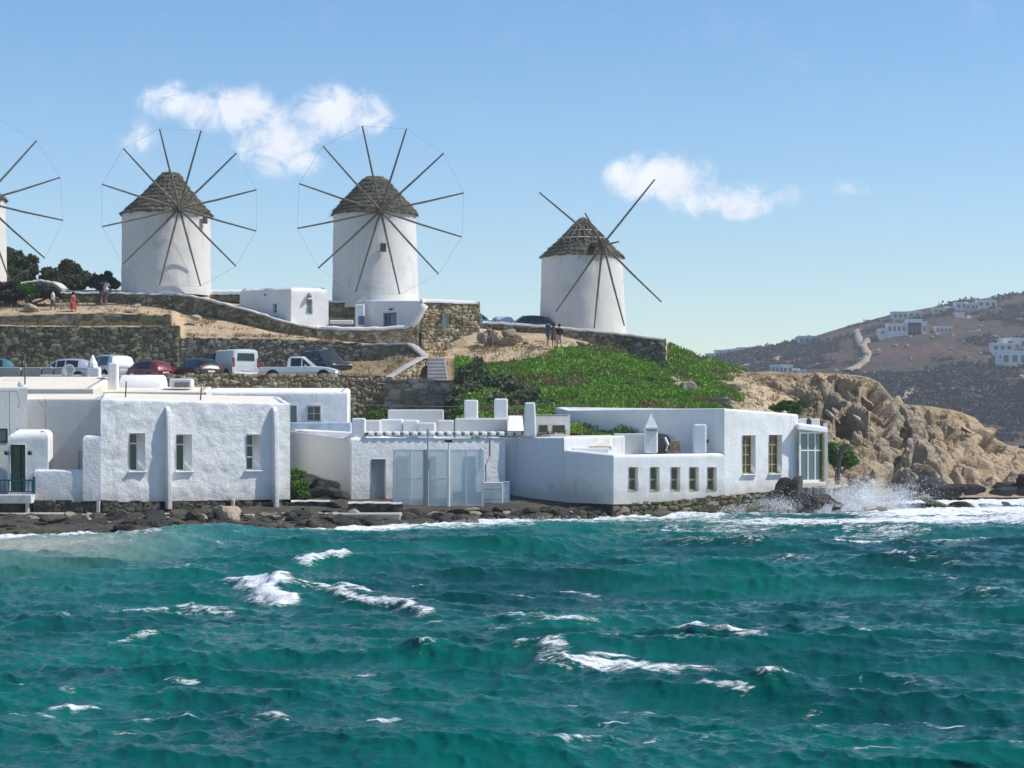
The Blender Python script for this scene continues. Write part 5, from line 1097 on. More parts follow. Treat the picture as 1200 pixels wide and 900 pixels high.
def car(label, style, paint, loc, heading, bed=None, scale=1.0, rack=False, group='cars parked on the hill'):
    t = thing('parked_car' if style != 'van' else 'parked_van', label, 'van' if style == 'van' else 'pickup' if style == 'pickup' else 'car', tuple(loc), math.atan2(heading[1], heading[0]), True, group)
    L, st, (g0, g1, g2, g3), wr, axl = STY[style]; st = [tuple(q*scale for q in s) for s in st]
    V = []; ns = 11
    for x, w, zs, zb, zr, wr_ in st:
        sec = [(w*.86,zs),(w*.985,zs+.16),(w,zs+(zb-zs)*.55),(w*.97,zb-.02),(w*.93,zb+.005)]
        if zr-zb < .12: sec += [(w*.8,zb+(zr-zb)*.7)]
        else: sec += [(wr_+.02,zr-.07)]
        row = [(x,-a,b) for a,b in sec[::-1]]; top = [(x,-wr_*.85 if zr-zb > .12 else -w*.5, zr),(x,0,zr+.03),(x,wr_*.85 if zr-zb > .12 else w*.5,zr)]
        ring = [(x,-a,b) for a,b in sec]+top+[(x,a,b) for a,b in sec[::-1]]
        V += ring
    k = len(V)//len(st); fc = []
    for i in range(len(st)-1):
        for j in range(k-1): fc.append((i*k+j, i*k+j+1, (i+1)*k+j+1, (i+1)*k+j))
        fc.append((i*k+k-1, i*k, (i+1)*k, (i+1)*k+k-1))
    fc += [tuple(range(k)), tuple(range((len(st)-1)*k, len(st)*k))[::-1]]
    body = obj('body', V, fc, M[paint], t, True); md = body.modifiers.new('edge', 'EDGE_SPLIT'); md.split_angle = math.radians(38)
    A = lambda i, j: Vector(V[i*k+j])
    def pane(q, name, out, inset=.06):
        c = sum(q, Vector())/4; q2 = [p+(c-p).normalized()*inset+out*.012 for p in q]; q3 = [p-out*.02 for p in q2]
        obj(name, q2+q3, [(0,1,2,3),(7,6,5,4),(0,4,5,1),(1,5,6,2),(2,6,7,3),(3,7,4,0)], M['car_glass'], body)
    jb, jr = 4, 5
    spans = [(g1, g1+1), (g1+1, g2)] if g2-g1 >= 2 else [(g1, g2)]
    spans = [s for s in spans if s[1] > s[0]]
    if style == 'van': spans = [(4, 5)]
    for (a, b) in spans:
        for s in (0, 1):
            J = (lambda j: j) if s == 0 else (lambda j: k-1-j)
            q = [A(a,J(jb)), A(b,J(jb)), A(b,J(jr)), A(a,J(jr))]; pane(q, 'side_window', Vector((0,-1 if s == 0 else 1,.35)).normalized())
    for s in (0, 1):                                    # triangular front quarter
        J = (lambda j: j) if s == 0 else (lambda j: k-1-j); e = A(g3,J(jb)); q = [A(g2,J(jb)), e.lerp(A(g2,J(jb)),.12), A(g2,J(jr)).lerp(e,.1), A(g2,J(jr))]; pane(q, 'side_window', Vector((0,-1 if s == 0 else 1,.35)).normalized())
    pane([A(g3,jr)+Vector((-.03,0,.02)), A(g3,k-1-jr)+Vector((-.03,0,.02)), A(g2,k-1-jr), A(g2,jr)], 'windscreen', Vector((.6,0,.8)), .08)
    r0, r1 = (g0-1, g1) if style in ('hatch','suv') else (g0, g1)
    if style == 'van': q = [Vector((-2.46,-.66,1.2)),Vector((-2.46,.66,1.2)),Vector((-2.44,.62,1.72)),Vector((-2.44,-.62,1.72))]
    elif style == 'pickup': q = [A(3,jb),A(3,k-1-jb),A(3,k-1-jr),A(3,jr)]; q = [p-Vector((.03,0,0)) for p in q]
    else: q = [A(1,jr)+Vector((.05,0,.04)), A(1,k-1-jr)+Vector((.05,0,.04)), A(3,k-1-jr), A(3,jr)]
    pane([Vector(p) for p in q], 'rear_window', Vector((-.8,0,.5)).normalized(), .07)
    for ax_ in axl:
        for s in (-1, 1):
            w = st[4][1]*s; c = Vector((ax_*scale, w*.93, wr))
            wh = MB().lathe(c, [(wr*.55,-.11),(wr*.97,-.10),(wr,-.05),(wr,.06),(wr*.96,.10),(wr*.62,.11)], 20, Vector((0,s,0))).build('wheel', M['black_rubber'], t)
            MB().lathe(c+Vector((0,s*.10,0)), [(wr*.62,-.01),(wr*.6,.015),(wr*.2,.03)], 14, Vector((0,s,0))).build('rim', M['steel'], wh)
            if style != 'van' or True: MB().lathe(Vector((ax_*scale, w*1.0, wr+.03)), [(wr*1.16,-.05),(wr*1.16,.004),(wr*1.02,.004)], 20, Vector((0,s,0))).build('wheel_arch', M['black_rubber'], body)
    xf, xr = st[-2][0], st[0][0]; zh = st[-2][3]
    for s in (-1, 1):
        MB().box((xf-.03, s*st[-2][1]*.78, zh-.06), (.14,.26,.14)).build('headlight', M['lamp_white'], t, bevel=.03)
        zt_ = st[1][3]; MB().box((xr+.05, s*st[1][1]*.88, zt_+(.02 if style != 'van' else .0)), (.12,.16,.26 if style != 'van' else .6)).build('tail_light', M['lamp_red'], t, bevel=.03)
        MB().box((st[5][0]+.25, s*(st[5][1]+.09), st[5][3]+.06), (.1,.18,.12)).build('wing_mirror', M[paint], t, bevel=.03)
    MB().box((xr-.005, 0, st[0][2]+.22), (.03,.48,.11)).build('number_plate', M['white_paint'], t)
    MB().box((st[0][0]+.03,0,st[0][2]-.02), (.12,st[1][1]*1.7,.14)).build('rear_bumper', M['plastic_grey' if style in ('suv','pickup') else paint], t, bevel=.03)
    if bed:
        MB().bbox(-2.44,-.74,-.78,.78,.93,.985).build('bed_cover', M['black_rubber'], t, bevel=.02)
    if rack:
        for s in (-1,1): MB().tube((-1.5,s*.55,1.78),(.3,s*.55,1.78),.025).build('roof_rail', M['dark_metal'], t)
    return t
def gz(px, Y, lo=2.0, hi=3.0): return None
car('pale teal car cut off beside the long grey parapet', 'hatch', 'paint_teal', P(-18,448,124.5), (-.98,-.1))
car('silver blue hatchback parked beside the satellite dish', 'hatch', 'paint_silver', P(76,448.5,125), (-.97,.2), scale=1.0)
car('pale green estate car parked behind the ornate chimney', 'suv', 'paint_pale', P(126,448,128), (-.62,.78))
car('maroon hatchback parked before the tall dark rubble wall', 'hatch', 'paint_maroon', P(171,449.5,126.5), (-.75,.62), scale=.97)
car('small black hatchback parked next to the white van', 'hatch', 'paint_black', P(230,448.5,125.5), (-.60,.80))
car('white panel van with rear window parked on the terrace', 'van', 'paint_white', P(270,446.5,127.5), (-.52,.85))
car('white pickup with dark covered bed parked along the terrace edge', 'pickup', 'paint_white', P(352,448.5,124.8), (.99,-.08), bed=True)
car('black off-roader with roof rails nosing out behind the pickup', 'suv', 'paint_navy', P(379,442,129.5), (.62,-.78), rack=True)
car('pale teal car parked behind the corner of the stone hut', 'hatch', 'paint_teal', P(556,390,144.5), (.9,.4))
car('white car with roof bars parked behind the boundary wall', 'hatch', 'paint_white', P(590,394,149), (.2,-.98), rack=False)
car('dark green car parked against the mill with broken poles', 'hatch', 'paint_green', P(616,394,144.0), (-.95,-.2))

# ------------------------------------------------------------------ people
for nm, cl in (('skin',(.42,.24,.16)),('hair_dark',(.02,.015,.012)),('cloth_white',(.72,.71,.70)),('cloth_red',(.42,.06,.05)),('cloth_black',(.02,.02,.022)),('cloth_blue',(.05,.12,.24)),('cloth_jean',(.16,.22,.33)),('cloth_rust',(.24,.10,.05)),('cloth_grey',(.12,.10,.10)),('cloth_pale',(.5,.5,.48))):
    plain(nm, cl, .85, .15, var=.12)
def skin_body(name, verts, edges, radii, mat, parent, sub=1):
    me = bpy.data.meshes.new(name); me.from_pydata(verts, edges, []); me.materials.append(M[mat])
    o = bpy.data.objects.new(name, me); C.objects.link(o); o.parent = parent; ORG[o.name] = Vector((0,0,0))
    m = o.modifiers.new('skin', 'SKIN'); m.use_smooth_shade = True
    for i, r in enumerate(radii): o.data.skin_vertices[0].data[i].radius = (r, r) if not hasattr(r, '__len__') else r
    o.data.skin_vertices[0].data[0].use_root = True
    s = o.modifiers.new('sub', 'SUBSURF'); s.levels = sub; s.render_levels = sub; return o
def person(label, loc, face, top, bottom, hair='hair_dark', h=1.70, dress=False, lean=0.0, arm=(0,0), step=.12, longhair=False, bag=None, hat=None, crouch=0.0):
    """face: direction the person looks at; local +y is forward"""
    t = thing('person', label, 'person', tuple(loc), math.atan2(-face[0], face[1]), True, 'people walking by the mills'); s = h/1.70
    def q(x, y, z): 
        y2 = y+lean*max(0, z-.9); z2 = z-crouch*min(1, z/.9)
        return (x*s, y2*s, z2*s)
    hip = .92; V = [q(0,0,hip), q(0,0,1.08), q(0,.005,1.25), q(0,.0,1.40), q(0,.01,1.47), q(0,.03,1.545), q(0,.035,1.63)]
    Rr = [(.155,.11),(.135,.095),(.15,.105),(.12,.085),.05,(.075,.09),(.072,.088)]; E = [(i,i+1) for i in range(6)]
    def chain(base, pts, rad):
        b = base
        for p, r in zip(pts, rad): V.append(q(*p)); Rr.append(r); E.append((b, len(V)-1)); b = len(V)-1
        return b
    for sd, st_, cr_ in ((-1, step, crouch), (1, -step, crouch)):
        kn = .10+.28*crouch*1.5
        chain(0, [(sd*.10,0,.86),(sd*.105,st_*.55+kn*.4,.48),(sd*.105,st_-(.02),.09),(sd*.11,st_+.03,.035),(sd*.12,st_+.17,.03)], [.085,.058,.04,.042,.032])
    for sd, fw in ((-1, arm[0]), (1, arm[1])):
        el = (sd*.245, .02+fw*.16, 1.13+fw*.06); wrp = (sd*(.255-.12*fw), .08+fw*.38, .90+fw*.38)
        w = chain(3, [(sd*.185,0,1.38), el, wrp], [.052,.038,.026])
        dx, dy, dz = wrp[0]-el[0], wrp[1]-el[1], wrp[2]-el[2]; ll = math.sqrt(dx*dx+dy*dy+dz*dz); dx, dy, dz = dx/ll, dy/ll, dz/ll
        pm = chain(w, [(wrp[0]+dx*.06, wrp[1]+dy*.06, wrp[2]+dz*.06)], [.026])
        pb = V[pm]
        for fi in range(5):
            off = (fi-2)*.018; fl = (.055,.085,.095,.088,.065)[fi] if fi else .055
            bx = wrp[0]+dx*(.075 if fi else .02); by = wrp[1]+dy*(.075 if fi else .02)+off; bz = wrp[2]+dz*(.075 if fi else .02)
            chain(pm if fi else w, [(bx, by, bz),(bx+dx*fl*.55-sd*.006, by+dy*fl*.55+off*.3, bz+dz*fl*.55),(bx+dx*fl-sd*.02, by+dy*fl+off*.3, bz+dz*fl)], [.009,.0085,.0075])
    skin_body('body', V, E, Rr, 'skin', t)
    def shell(name, rings, mat, n=14):
        vv = []; 
        for x_, y_, z_, rx, ry in rings:
            for k in range(n): a_ = 2*math.pi*k/n; vv.append(q(x_+rx*math.cos(a_), y_+ry*math.sin(a_), z_))
        return obj(name, vv, [tuple(f) for f in grid_faces(len(rings), n, True)], M[mat], t, True)
    if dress: shell('dress', [(0,0,.52,.27,.22),(0,0,.75,.22,.18),(0,0,.95,.18,.135),(0,0,1.1,.15,.11),(0,.005,1.25,.165,.125),(0,0,1.36,.15,.105),(0,0,1.43,.075,.07)], top)
    else:
        shell('shirt', [(0,0,.86,.185,.14),(0,0,1.0,.17,.125),(0,0,1.1,.158,.115),(0,.005,1.25,.172,.125),(0,0,1.36,.185,.11),(0,0,1.43,.09,.075)], top)
        for sd, st_ in ((-1, step), (1, -step)):
            shell('trouser_leg', [(sd*.10,st_*.6+.04,.46,.085,.09),(sd*.1,st_*.3+.02,.66,.10,.105),(sd*.085,0,.86,.115,.13),(sd*.07,0,.96,.11,.12)], bottom, 10)
    for sd, fw in ((-1, arm[0]), (1, arm[1])):
        a_ = Vector(q(sd*.17,0,1.39)); b_ = Vector(q(sd*.225,.01+fw*.1,1.22+fw*.03)); MB().path([a_, a_.lerp(b_,.5), b_], [.068,.066,.06], 9).build('sleeve', M[top], t, True)
    hm = MB(); c = Vector(q(0,.02,1.60)); rv = []
    hm.lathe(c+Vector((0,-.015,-.0)), [(.098*s,-.06*s),(.104*s,0),(.098*s,.05*s),(.07*s,.09*s),(.03*s,.108*s)], 14); hm.build('hair', M[hat or hair], t, True)
    if longhair: MB().path([q(0,-.05,1.60), q(0,-.10,1.48), q(0,-.11,1.33)], [.075*s,.075*s,.03*s], 9).build('ponytail', M[hair], t, True)
    for sd in (-1,1):
        MB().lathe(q(sd*.032,.112,1.612), [(.004,-.01),(.010,0),(.004,.01)], 6, Vector((0,1,0))).build('eye', M['cloth_black'], t)
        MB().path([q(sd*.078,.02,1.625), q(sd*.088,.015,1.60), q(sd*.078,.02,1.575)], .014, 6).build('ear', M['skin'], t)
    MB().path([q(0,.115,1.605), q(0,.135,1.575)], [.008,.014], 6).build('nose', M['skin'], t); MB().box(q(0,.118,1.545), (.045*s,.012,.010)).build('mouth', M['cloth_red'], t)
    if bag: MB().box(q(bag[0],bag[1],bag[2]), (.14,.32,.34)).build('bag', M['cloth_black'], t, bevel=.05)
    return t
def on_hill(px, r, dz=0): p = hill_at(px, r); return p+Vector((0,0,dz))
def stand(px, pyfoot, Y): return P(px, pyfoot, Y)
person('woman in a pale top and dark skirt striding across the sand by the large boulder', stand(62,367,139.2), (1,.1,0), 'cloth_white', 'cloth_grey', arm=(.5,.2), step=.2, longhair=True)
person('woman in a red dress with a dark bag walking beside the low block wall', stand(86,370.5,138.5), (.9,-.4,0), 'cloth_red', 'cloth_red', dress=True, bag=(-.24,-.05,.95), longhair=True)
person('person in black standing close behind the one in a white shirt', stand(119,355.5,141.4), (.7,.7,0), 'cloth_black', 'cloth_grey', bag=(-.2,-.14,1.1))
person('person in a white shirt and blue shorts facing the terrace wall', stand(124,356,141.6), (.3,.95,0), 'cloth_white', 'cloth_jean', h=1.78, arm=(.8,.8))
person('person in dark clothes on the dirt path beside the fallen rocks', stand(574,411,131.5), (.6,-.8,0), 'cloth_grey', 'cloth_grey', step=.18, arm=(.4,.1))
person('person in a blue shirt standing by the boundary wall with a friend in rust', stand(642,406,134), (.8,.5,0), 'cloth_blue', 'cloth_blue', h=1.75, arm=(.2,.5))
person('person in a long rust-coloured dress between two companions', stand(649,407.5,133.5), (.2,.9,0), 'cloth_rust', 'cloth_rust', dress=True, longhair=True, h=1.66)
person('person in a black top and pale shorts at the edge of the green slope', stand(655.5,409,132.8), (-.4,.9,0), 'cloth_black', 'cloth_pale', h=1.68, bag=(.2,.1,1.15))

# ------------------------------------------------------------------ plants
def leaves(name, pts, size, mat, parent=None, seed=0, up=.3, kind=None, aspect=.45, tint=None, nrm=None):
    pts = np.asarray(pts); n = len(pts); rs = np.random.RandomState(seed); d = rs.randn(n,3)+np.array((0,0,up))
    if nrm is not None: d = d*.8+nrm*up*2
    d /= np.linalg.norm(d, axis=1, keepdims=True); s = np.cross(d, rs.randn(n,3)); s /= np.linalg.norm(s, axis=1, keepdims=True); L = (size*rs.uniform(.6,1.4,n))[:,None]
    V = np.stack([pts-d*L*.5, pts+s*L*aspect*.5, pts+d*L*.5, pts-s*L*aspect*.5], 1).reshape(-1,3)
    tt = np.repeat(rs.rand(n) if tint is None else np.clip(tint+rs.uniform(-.3,.3,n), 0, 1), 4)
    return obj(name, V, np.arange(4*n).reshape(-1,4), M[mat], parent, False, {'tint': tt}, kind)
def clump_pts(blobs, n, seed, shell=.55):
    rs = np.random.RandomState(seed); w = np.array([b[3]*b[4] for b in blobs], float); w /= w.sum(); k = rs.choice(len(blobs), n, p=w); B = np.array(blobs)
    d = rs.randn(n,3); d /= np.linalg.norm(d, axis=1, keepdims=True); r = (shell+(1-shell)*rs.rand(n))**.8; lump = 1+.4*vnoise(d*2.5+k[:,None]*3.1, seed)
    return B[k,:3]+d*(r*lump)[:,None]*np.stack([B[k,3],B[k,5],B[k,4]], -1), k
def bush(name, label, cat, blobs, n, size, mat, seed, stems=3, group=None):
    """blobs: (px, py, Y, rx px, ry px)"""
    bl = []
    for px, py, Y, rx, ry in blobs: p = P(px, py, Y); bl.append((p.x, p.y, p.z, rx/F*Y, ry/F*Y, max(rx, ry)/F*Y*.9))
    big_ = list(bl); rq = random.Random(seed*77)
    for b in big_:
        for j in range(9):
            d_ = Vector((rq.gauss(0,1), rq.gauss(0,1), rq.gauss(0,1)+.35)).normalized(); f_ = rq.uniform(.28,.52); bl.append((b[0]+d_.x*b[3]*.9, b[1]+d_.y*b[5]*.9, max(b[2]+d_.z*b[4]*.9, b[2]-b[4]*.7), b[3]*f_, b[4]*f_, b[5]*f_))
    base = Vector((sum(b[0] for b in bl)/len(bl), sum(b[1] for b in bl)/len(bl), min(b[2]-b[4] for b in bl)))
    t = thing(name, label, cat, tuple(base), group=group); pts, k = clump_pts(bl, n, seed)
    # break the outline into twigs
    rs = np.random.RandomState(seed+1); tint = rs.rand(len(bl))[k]*.6+.2
    leaves('crown', pts, size, mat, t, seed, .3, None, .5, tint)
    mb = MB()
    for i, b in enumerate(big_):
        top = Vector(b[:3]); rt = Vector((base.x+(b[0]-base.x)*.3, base.y+(b[1]-base.y)*.3, base.z-.3)); mid = rt.lerp(top, .5)+Vector((rs.uniform(-.2,.2), rs.uniform(-.2,.2), 0))
        mb.path([rt, mid, top], [.11,.08,.04], 6)
        for j in range(stems):
            e = top+Vector((rs.uniform(-1,1)*b[3]*.8, rs.uniform(-1,1)*b[5]*.8, rs.uniform(-.4,.5)*b[4]*.8)); mb.path([mid.lerp(top,.7), e], [.04,.015], 5)
    mb.build('trunk', M['weathered_wood'], t)
    return t
# trees against the sky on the left
bush('tree', 'dark round tree growing behind the mill at the end of the hill', 'tree', [(18,312,150,16,16),(33,318,150,12,14),(10,300,151,10,8),(38,306,150,7,7),(15,325,149,18,10)], 9000, .28, 'dark_leaf', 1)
bush('tree', 'broad dark tree rising behind the rounded white garden wall', 'tree', [(66,327,150,17,13),(80,318,150,12,11),(95,328,149.5,13,10),(84,332,149,18,8),(56,330,150,9,8),(78,310,150,5,4)], 9000, .28, 'dark_leaf', 2)
bush('tree', 'small sparse tree behind the two people by the wall', 'tree', [(112,330,149,8,7),(124,326,149,7,6),(135,333,149,5,5),(120,335,149,12,4)], 3200, .26, 'dark_leaf', 3)
bush('shrub', 'wide dry brownish shrub below the mill at the end of the hill', 'shrub', [(4,340,142,14,9),(18,341,141.6,12,8),(-12,340,142,12,9),(50,343,141.5,14,7),(64,346,141.4,8,5),(-2,346,141.2,16,6),(14,347,141.0,14,5)], 17000, .26, 'scrub_leaf', 4)
bush('shrub', 'rounded fresh green shrub among the dry shrubs by the garden wall', 'shrub', [(30,341,141,10,8),(38,344,140.8,8,6)], 3600, .2, 'bright_leaf', 5)
bush('shrub', 'low green bush growing between the long house and the shaded wall', 'shrub', [(348,560,91.5,10,9),(352,572,90.8,11,8),(358,580,90.2,8,5),(345,576,91,7,10)], 4500, .13, 'bright_leaf', 6)
bush('shrub', 'small pale green bush beside the grey wall behind the roof chimneys', 'shrub', [(440,488,104,9,6),(452,485,105,8,5),(432,492,104,6,5)], 2600, .16, 'bright_leaf', 7)
bush('tamarisk_bush', 'large grey-green bush at the foot of the stone steps', 'bush', [(545,445,117,12,16),(560,438,118,13,14),(548,468,113,16,18),(572,460,115,16,16),(535,478,111,14,12),(528,488,109,10,8)], 15000, .22, 'grey_green_leaf', 8)
bush('tamarisk_bush', 'dark grey-green bush behind the pair of white roof chimneys', 'bush', [(592,452,115,14,13),(606,462,113,15,14),(622,470,111,14,14),(585,475,110,16,14),(640,478,109,12,8),(610,484,108,20,8)], 15000, .22, 'grey_green_leaf', 9)
bush('shrub', 'green shrub on the bank behind the glazed porch', 'shrub', [(985,535,105,14,12),(995,540,105,10,8),(975,530,105.5,8,10)], 4200, .18, 'bright_leaf', 10)
bush('shrub', 'low green shrub on the rocks above the roof of the right-hand house', 'shrub', [(922,476,112,10,5),(934,480,111,8,5),(910,478,112,7,4)], 3000, .18, 'bright_leaf', 11)
for k, (px, py, Y, rx) in enumerate(((700,440,121,7),(735,452,117,6),(668,432,123,6),(760,446,122,6),(690,468,112,8),(815,452,123,7),(722,476,109,7),(650,455,116,7))):
    bush('low_shrub', ['low fresh green shrub rising out of the succulent carpet on the slope', 'low dull grey-green shrub rising out of the succulent carpet on the slope'][k % 2], 'shrub', [(px,py,Y,rx,rx*.55),(px+rx*.7,py+1,Y-.3,rx*.6,rx*.4)], 1300, .2, 'grey_green_leaf' if k % 2 else 'bright_leaf', 30+k, group='low shrubs on the green slope')
# bare tree beside the porch
bt = thing('bare_tree', 'thin bare dark tree beside the glazed porch', 'tree', tuple(P(981,567,103)))
mb = MB(); mb.path([P(981,568,103), P(981.5,550,103), P(984,535,103), P(987,524,103)], [.16,.13,.10,.06], 7); mb.build('trunk', M['dark_metal'], bt)
for e in ((997,519),(991,513),(978,521),(994,527)):
    MB().path([P(984,534,103), P((984+e[0])/2+1,(534+e[1])/2-1,103.1), P(*e,103.2)], [.06,.04,.015], 5).build('branch', M['dark_metal'], bt)
# succulent carpet of the slope
rs = np.random.RandomState(5); cp = []; cn_ = []
Gp = hill_pts; Nn_ = normals(Gp); Nn_ *= np.sign(Nn_[:,:,2:3]); qd = grid_faces(*Gp.shape[:2])[mi == 2]
Vf = Gp.reshape(-1,3); Nf = Nn_.reshape(-1,3); q4 = Vf[qd]; area = np.linalg.norm(np.cross(q4[:,1]-q4[:,0], q4[:,3]-q4[:,0]), axis=1); cen = q4.mean(1); cpx = cen[:,0]/cen[:,1]*F+600
area = area*(cen[:,1] < 152)*np.where(cpx > 780, .75, 1); pick = rs.choice(len(qd), 110000, p=area/area.sum()); uv_ = rs.rand(110000,2,1); q_ = q4[pick]
lp = (q_[:,0]*(1-uv_[:,0])+q_[:,1]*uv_[:,0])*(1-uv_[:,1])+(q_[:,3]*(1-uv_[:,0])+q_[:,2]*uv_[:,0])*uv_[:,1]; ln_ = Nf[qd[pick][:,0]]
hm = fbm(lp*np.array((.7,.7,.7)), 91, 3); patch = fbm(lp*.28, 92, 3); lp = lp+ln_*(np.clip(hm+.5, 0, 1)*.42*rs.rand(110000))[:,None]
bare = (patch < -.38) & (rs.rand(110000) < .85); dry = (fbm(lp*.55+5, 93, 3) > .17) & ~bare
tn = np.clip(.45+.7*hm+.3*patch, 0, 1); ok = ~bare & ~dry
leaves('ground_cover', lp[ok], .21, 'succulent_leaf', None, 15, .55, 'stuff', .42, tn[ok], ln_[ok])
leaves('dry_ground_cover', lp[dry][::2], .24, 'dry_leaf', None, 16, .5, 'stuff', .3, None, ln_[dry][::2])
for nm, lb in (('ground_cover','bright green succulent carpet covering the slope under the mill'),('dry_ground_cover','yellowed dry leaves scattered through the succulent carpet')):
    o = bpy.data.objects[nm]; o['label'] = lb; o['category'] = 'ground cover'
# dry tufts and loose stones on the sandy ground and in the car park
tp = []; 
for k in range(520):
    px = R.uniform(-30, 520); r = R.choice([R.uniform(2.1,3), R.uniform(6.1,7), R.uniform(4.1,4.9), R.uniform(2.4,3)])
    if px > 400: r = R.uniform(2.1, 3.9)
    p = hill_at(px, r); cnum = R.randint(8, 26)
    for j in range(cnum): tp.append((p.x+R.gauss(0,.22), p.y+R.gauss(0,.22), p.z+R.uniform(0,.22)))
for k in range(160):
    px = R.uniform(548, 690); r = R.uniform(3.1, 6.5); p = hill_at(px, r)
    for j in range(R.randint(6,18)): tp.append((p.x+R.gauss(0,.2), p.y+R.gauss(0,.2), p.z+R.uniform(0,.2)))
for k in range(150):
    px = R.uniform(852, 915); r = R.uniform(1.2, 8.5); p = hill_at(px, r)
    for j in range(R.randint(5,16)): tp.append((p.x+R.gauss(0,.2), p.y+R.gauss(0,.2), p.z+R.uniform(0,.25)))
    if k % 5 == 0: rock(hill, p, R.uniform(.15,.5), R.choice(['pale_rock','grey_rock']), 900+k)
o = leaves('dry_grass', tp, .26, 'dry_leaf', None, 17, 1.0, 'stuff', .16); o['label'] = 'tufts of dry grass on the sandy banks and the car park'; o['category'] = 'grass'
tp = []
for k in range(420):
    px, py = (R.uniform(845, 1040), R.uniform(440, 500)) if R.random() < .6 else (R.uniform(960,1200), R.uniform(470,565))
    if py < np.interp(px, hp, hy)+2: continue
    p = head_at(px, py)
    for j in range(R.randint(5,16)): tp.append((p.x+R.gauss(0,.2), p.y+R.gauss(0,.2)-.05, p.z+R.uniform(0,.2)))
o = leaves('dry_scrub', tp, .22, 'dry_leaf', None, 18, .8, 'stuff', .2); o['label'] = 'low dry scrub dotted over the tan headland'; o['category'] = 'grass'
for k, (px, py, Y, s) in enumerate([(36,366,138.6,(1.2,.8,.7)),(598,392,137.5,(.7,.6,.6)),(584,398,136.5,(.8,.6,.45)),(592,402,135.5,(.9,.7,.4)),(606,396,137,(.6,.5,.5)),(566,398,137,(.8,.6,.7)),(575,393,138,(.7,.6,.6)),(560,406,136,(.6,.5,.4)),(680,404,135,(.5,.4,.35)),(672,407,134,(.45,.4,.3)),(632,404,135.5,(.5,.3,.2)),(618,402,136,(.35,.3,.2)),
        (795,456,120,(.7,.6,.9)),(803,462,118,(.8,.6,1.1)),(790,448,124,(.6,.5,.6)),(812,466,117,(.5,.5,.5)),(825,470,116,(.6,.5,.5)),(848,475,112,(.8,.7,.6)),(858,480,110,(.6,.5,.45)),(846,448,127,(.4,.3,.25)),(831,434,136,(.35,.3,.2)),(716,462,116,(.5,.15,.15)),(230,372,139,(.6,.4,.3)),(150,364,139,(.5,.4,.2)),(160,359,140,(.5,.4,.2)),
        (365,566,91.8,(.8,.6,.5)),(380,570,91.3,(1.0,.7,.55)),(372,578,90.6,(.7,.5,.35)),(392,577,90.6,(.6,.5,.4)),(400,581,90,(.6,.4,.3))]):
    rock(hill if Y > 95 else shore, P(px, py, Y), s, ['pale_rock','grey_rock'][k % 2] if Y > 95 else 'wet_rock', 700+k)

# ------------------------------------------------------------------ far houses
def far_house(label, blocks, name='far_house'):
    """blocks: (px0, px1, pytop, pybottom, nwin, mat)"""
    p0 = far_at((blocks[0][0]+blocks[0][1])/2, blocks[0][3]); t = thing(name, label, 'house', tuple(p0), group='white houses on the far hill'); s = p0.y/F
    for i, (x0_, x1_, y0_, y1_, nw, mt) in enumerate(blocks):
        Y = p0.y-2.5+(i % 3)*1.4; xa, xb, zt_, zb_ = XP(x0_,Y), XP(x1_,Y), ZP(y0_,Y), ZP(y1_,Y); dpt = max(5, (xb-xa)*.6)
        w_ = MB().bbox(xa, xb, Y, Y+dpt, zb_-5, zt_).build('wall', M[mt], t)
        MB().bbox(xa-.25, xb+.25, Y-.3, Y+dpt+.25, zt_-.02, zt_+.4).build('roof', M['white_roof'], t)
        for k in range(nw):
            cx_ = xa+(xb-xa)*(k+.5)/nw; ww = min(1.9, (xb-xa)/nw*.55); hh = (zt_-zb_)*.5; zc_ = zb_+(zt_-zb_)*.48
            MB().bbox(cx_-ww/2, cx_+ww/2, Y-.12, Y+.2, zc_-hh/2, zc_+hh/2).build('window', M['dark_glass'], t)
    return t
W_, G_, B_ = 'white_stucco', 'grey_stucco', 'pale_blue_paint'
far_house('large white two-storey villa standing on the slope right of the dirt track', [(1062,1086,378,392,5,W_),(1040,1062,380,390,4,W_),(1031,1063,386,393,5,W_),(1064,1080,375,380,0,W_)])
far_house('flat grey-roofed house on the skyline above the large villa', [(1046,1064,366,374,3,G_),(1063,1080,365.5,373,2,W_)])
far_house('cluster of white flat-roofed houses at the skyline high on the hill', [(1146,1168,352.5,360,3,W_),(1132,1148,356,363,3,G_),(1120,1134,355,362,2,W_)])
far_house('low grey house below the skyline cluster', [(1094,1112,362,367,3,G_),(1110,1124,360,366,2,G_)])
far_house('small grey ruin among the bushes right of the large villa', [(1097,1116,383.5,390,4,G_)])
far_house('long white house at the right-hand edge of the far hill', [(1163,1187,403,411.5,3,W_),(1176,1225,397,407,3,W_)])
far_house('white house with rounded corner below the long white house', [(1174,1215,412,428,4,W_),(1170,1178,416,421,1,W_)])
far_house('single white and turquoise house on the ridge left of the dirt track', [(936.5,955,394.5,403,3,B_)])
far_house('row of small white houses peeping over the tan headland', [(904,918,429,438,3,B_),(917,929,428.5,438,2,W_),(927,936,433,439,1,W_),(937,944,434.5,439,1,W_)])
far_house('grey and white hamlet where the far ridge meets the green slope', [(828,838,415,423,2,G_),(838,852,411,420,3,G_),(851,866,410,419,3,W_),(865,881,408,416,3,W_),(870,882,414,421,2,B_)])
far_house('small white shed among terraces on the far hill', [(1120,1130,367.5,370,0,W_),(1131,1135,373,376,0,W_)])
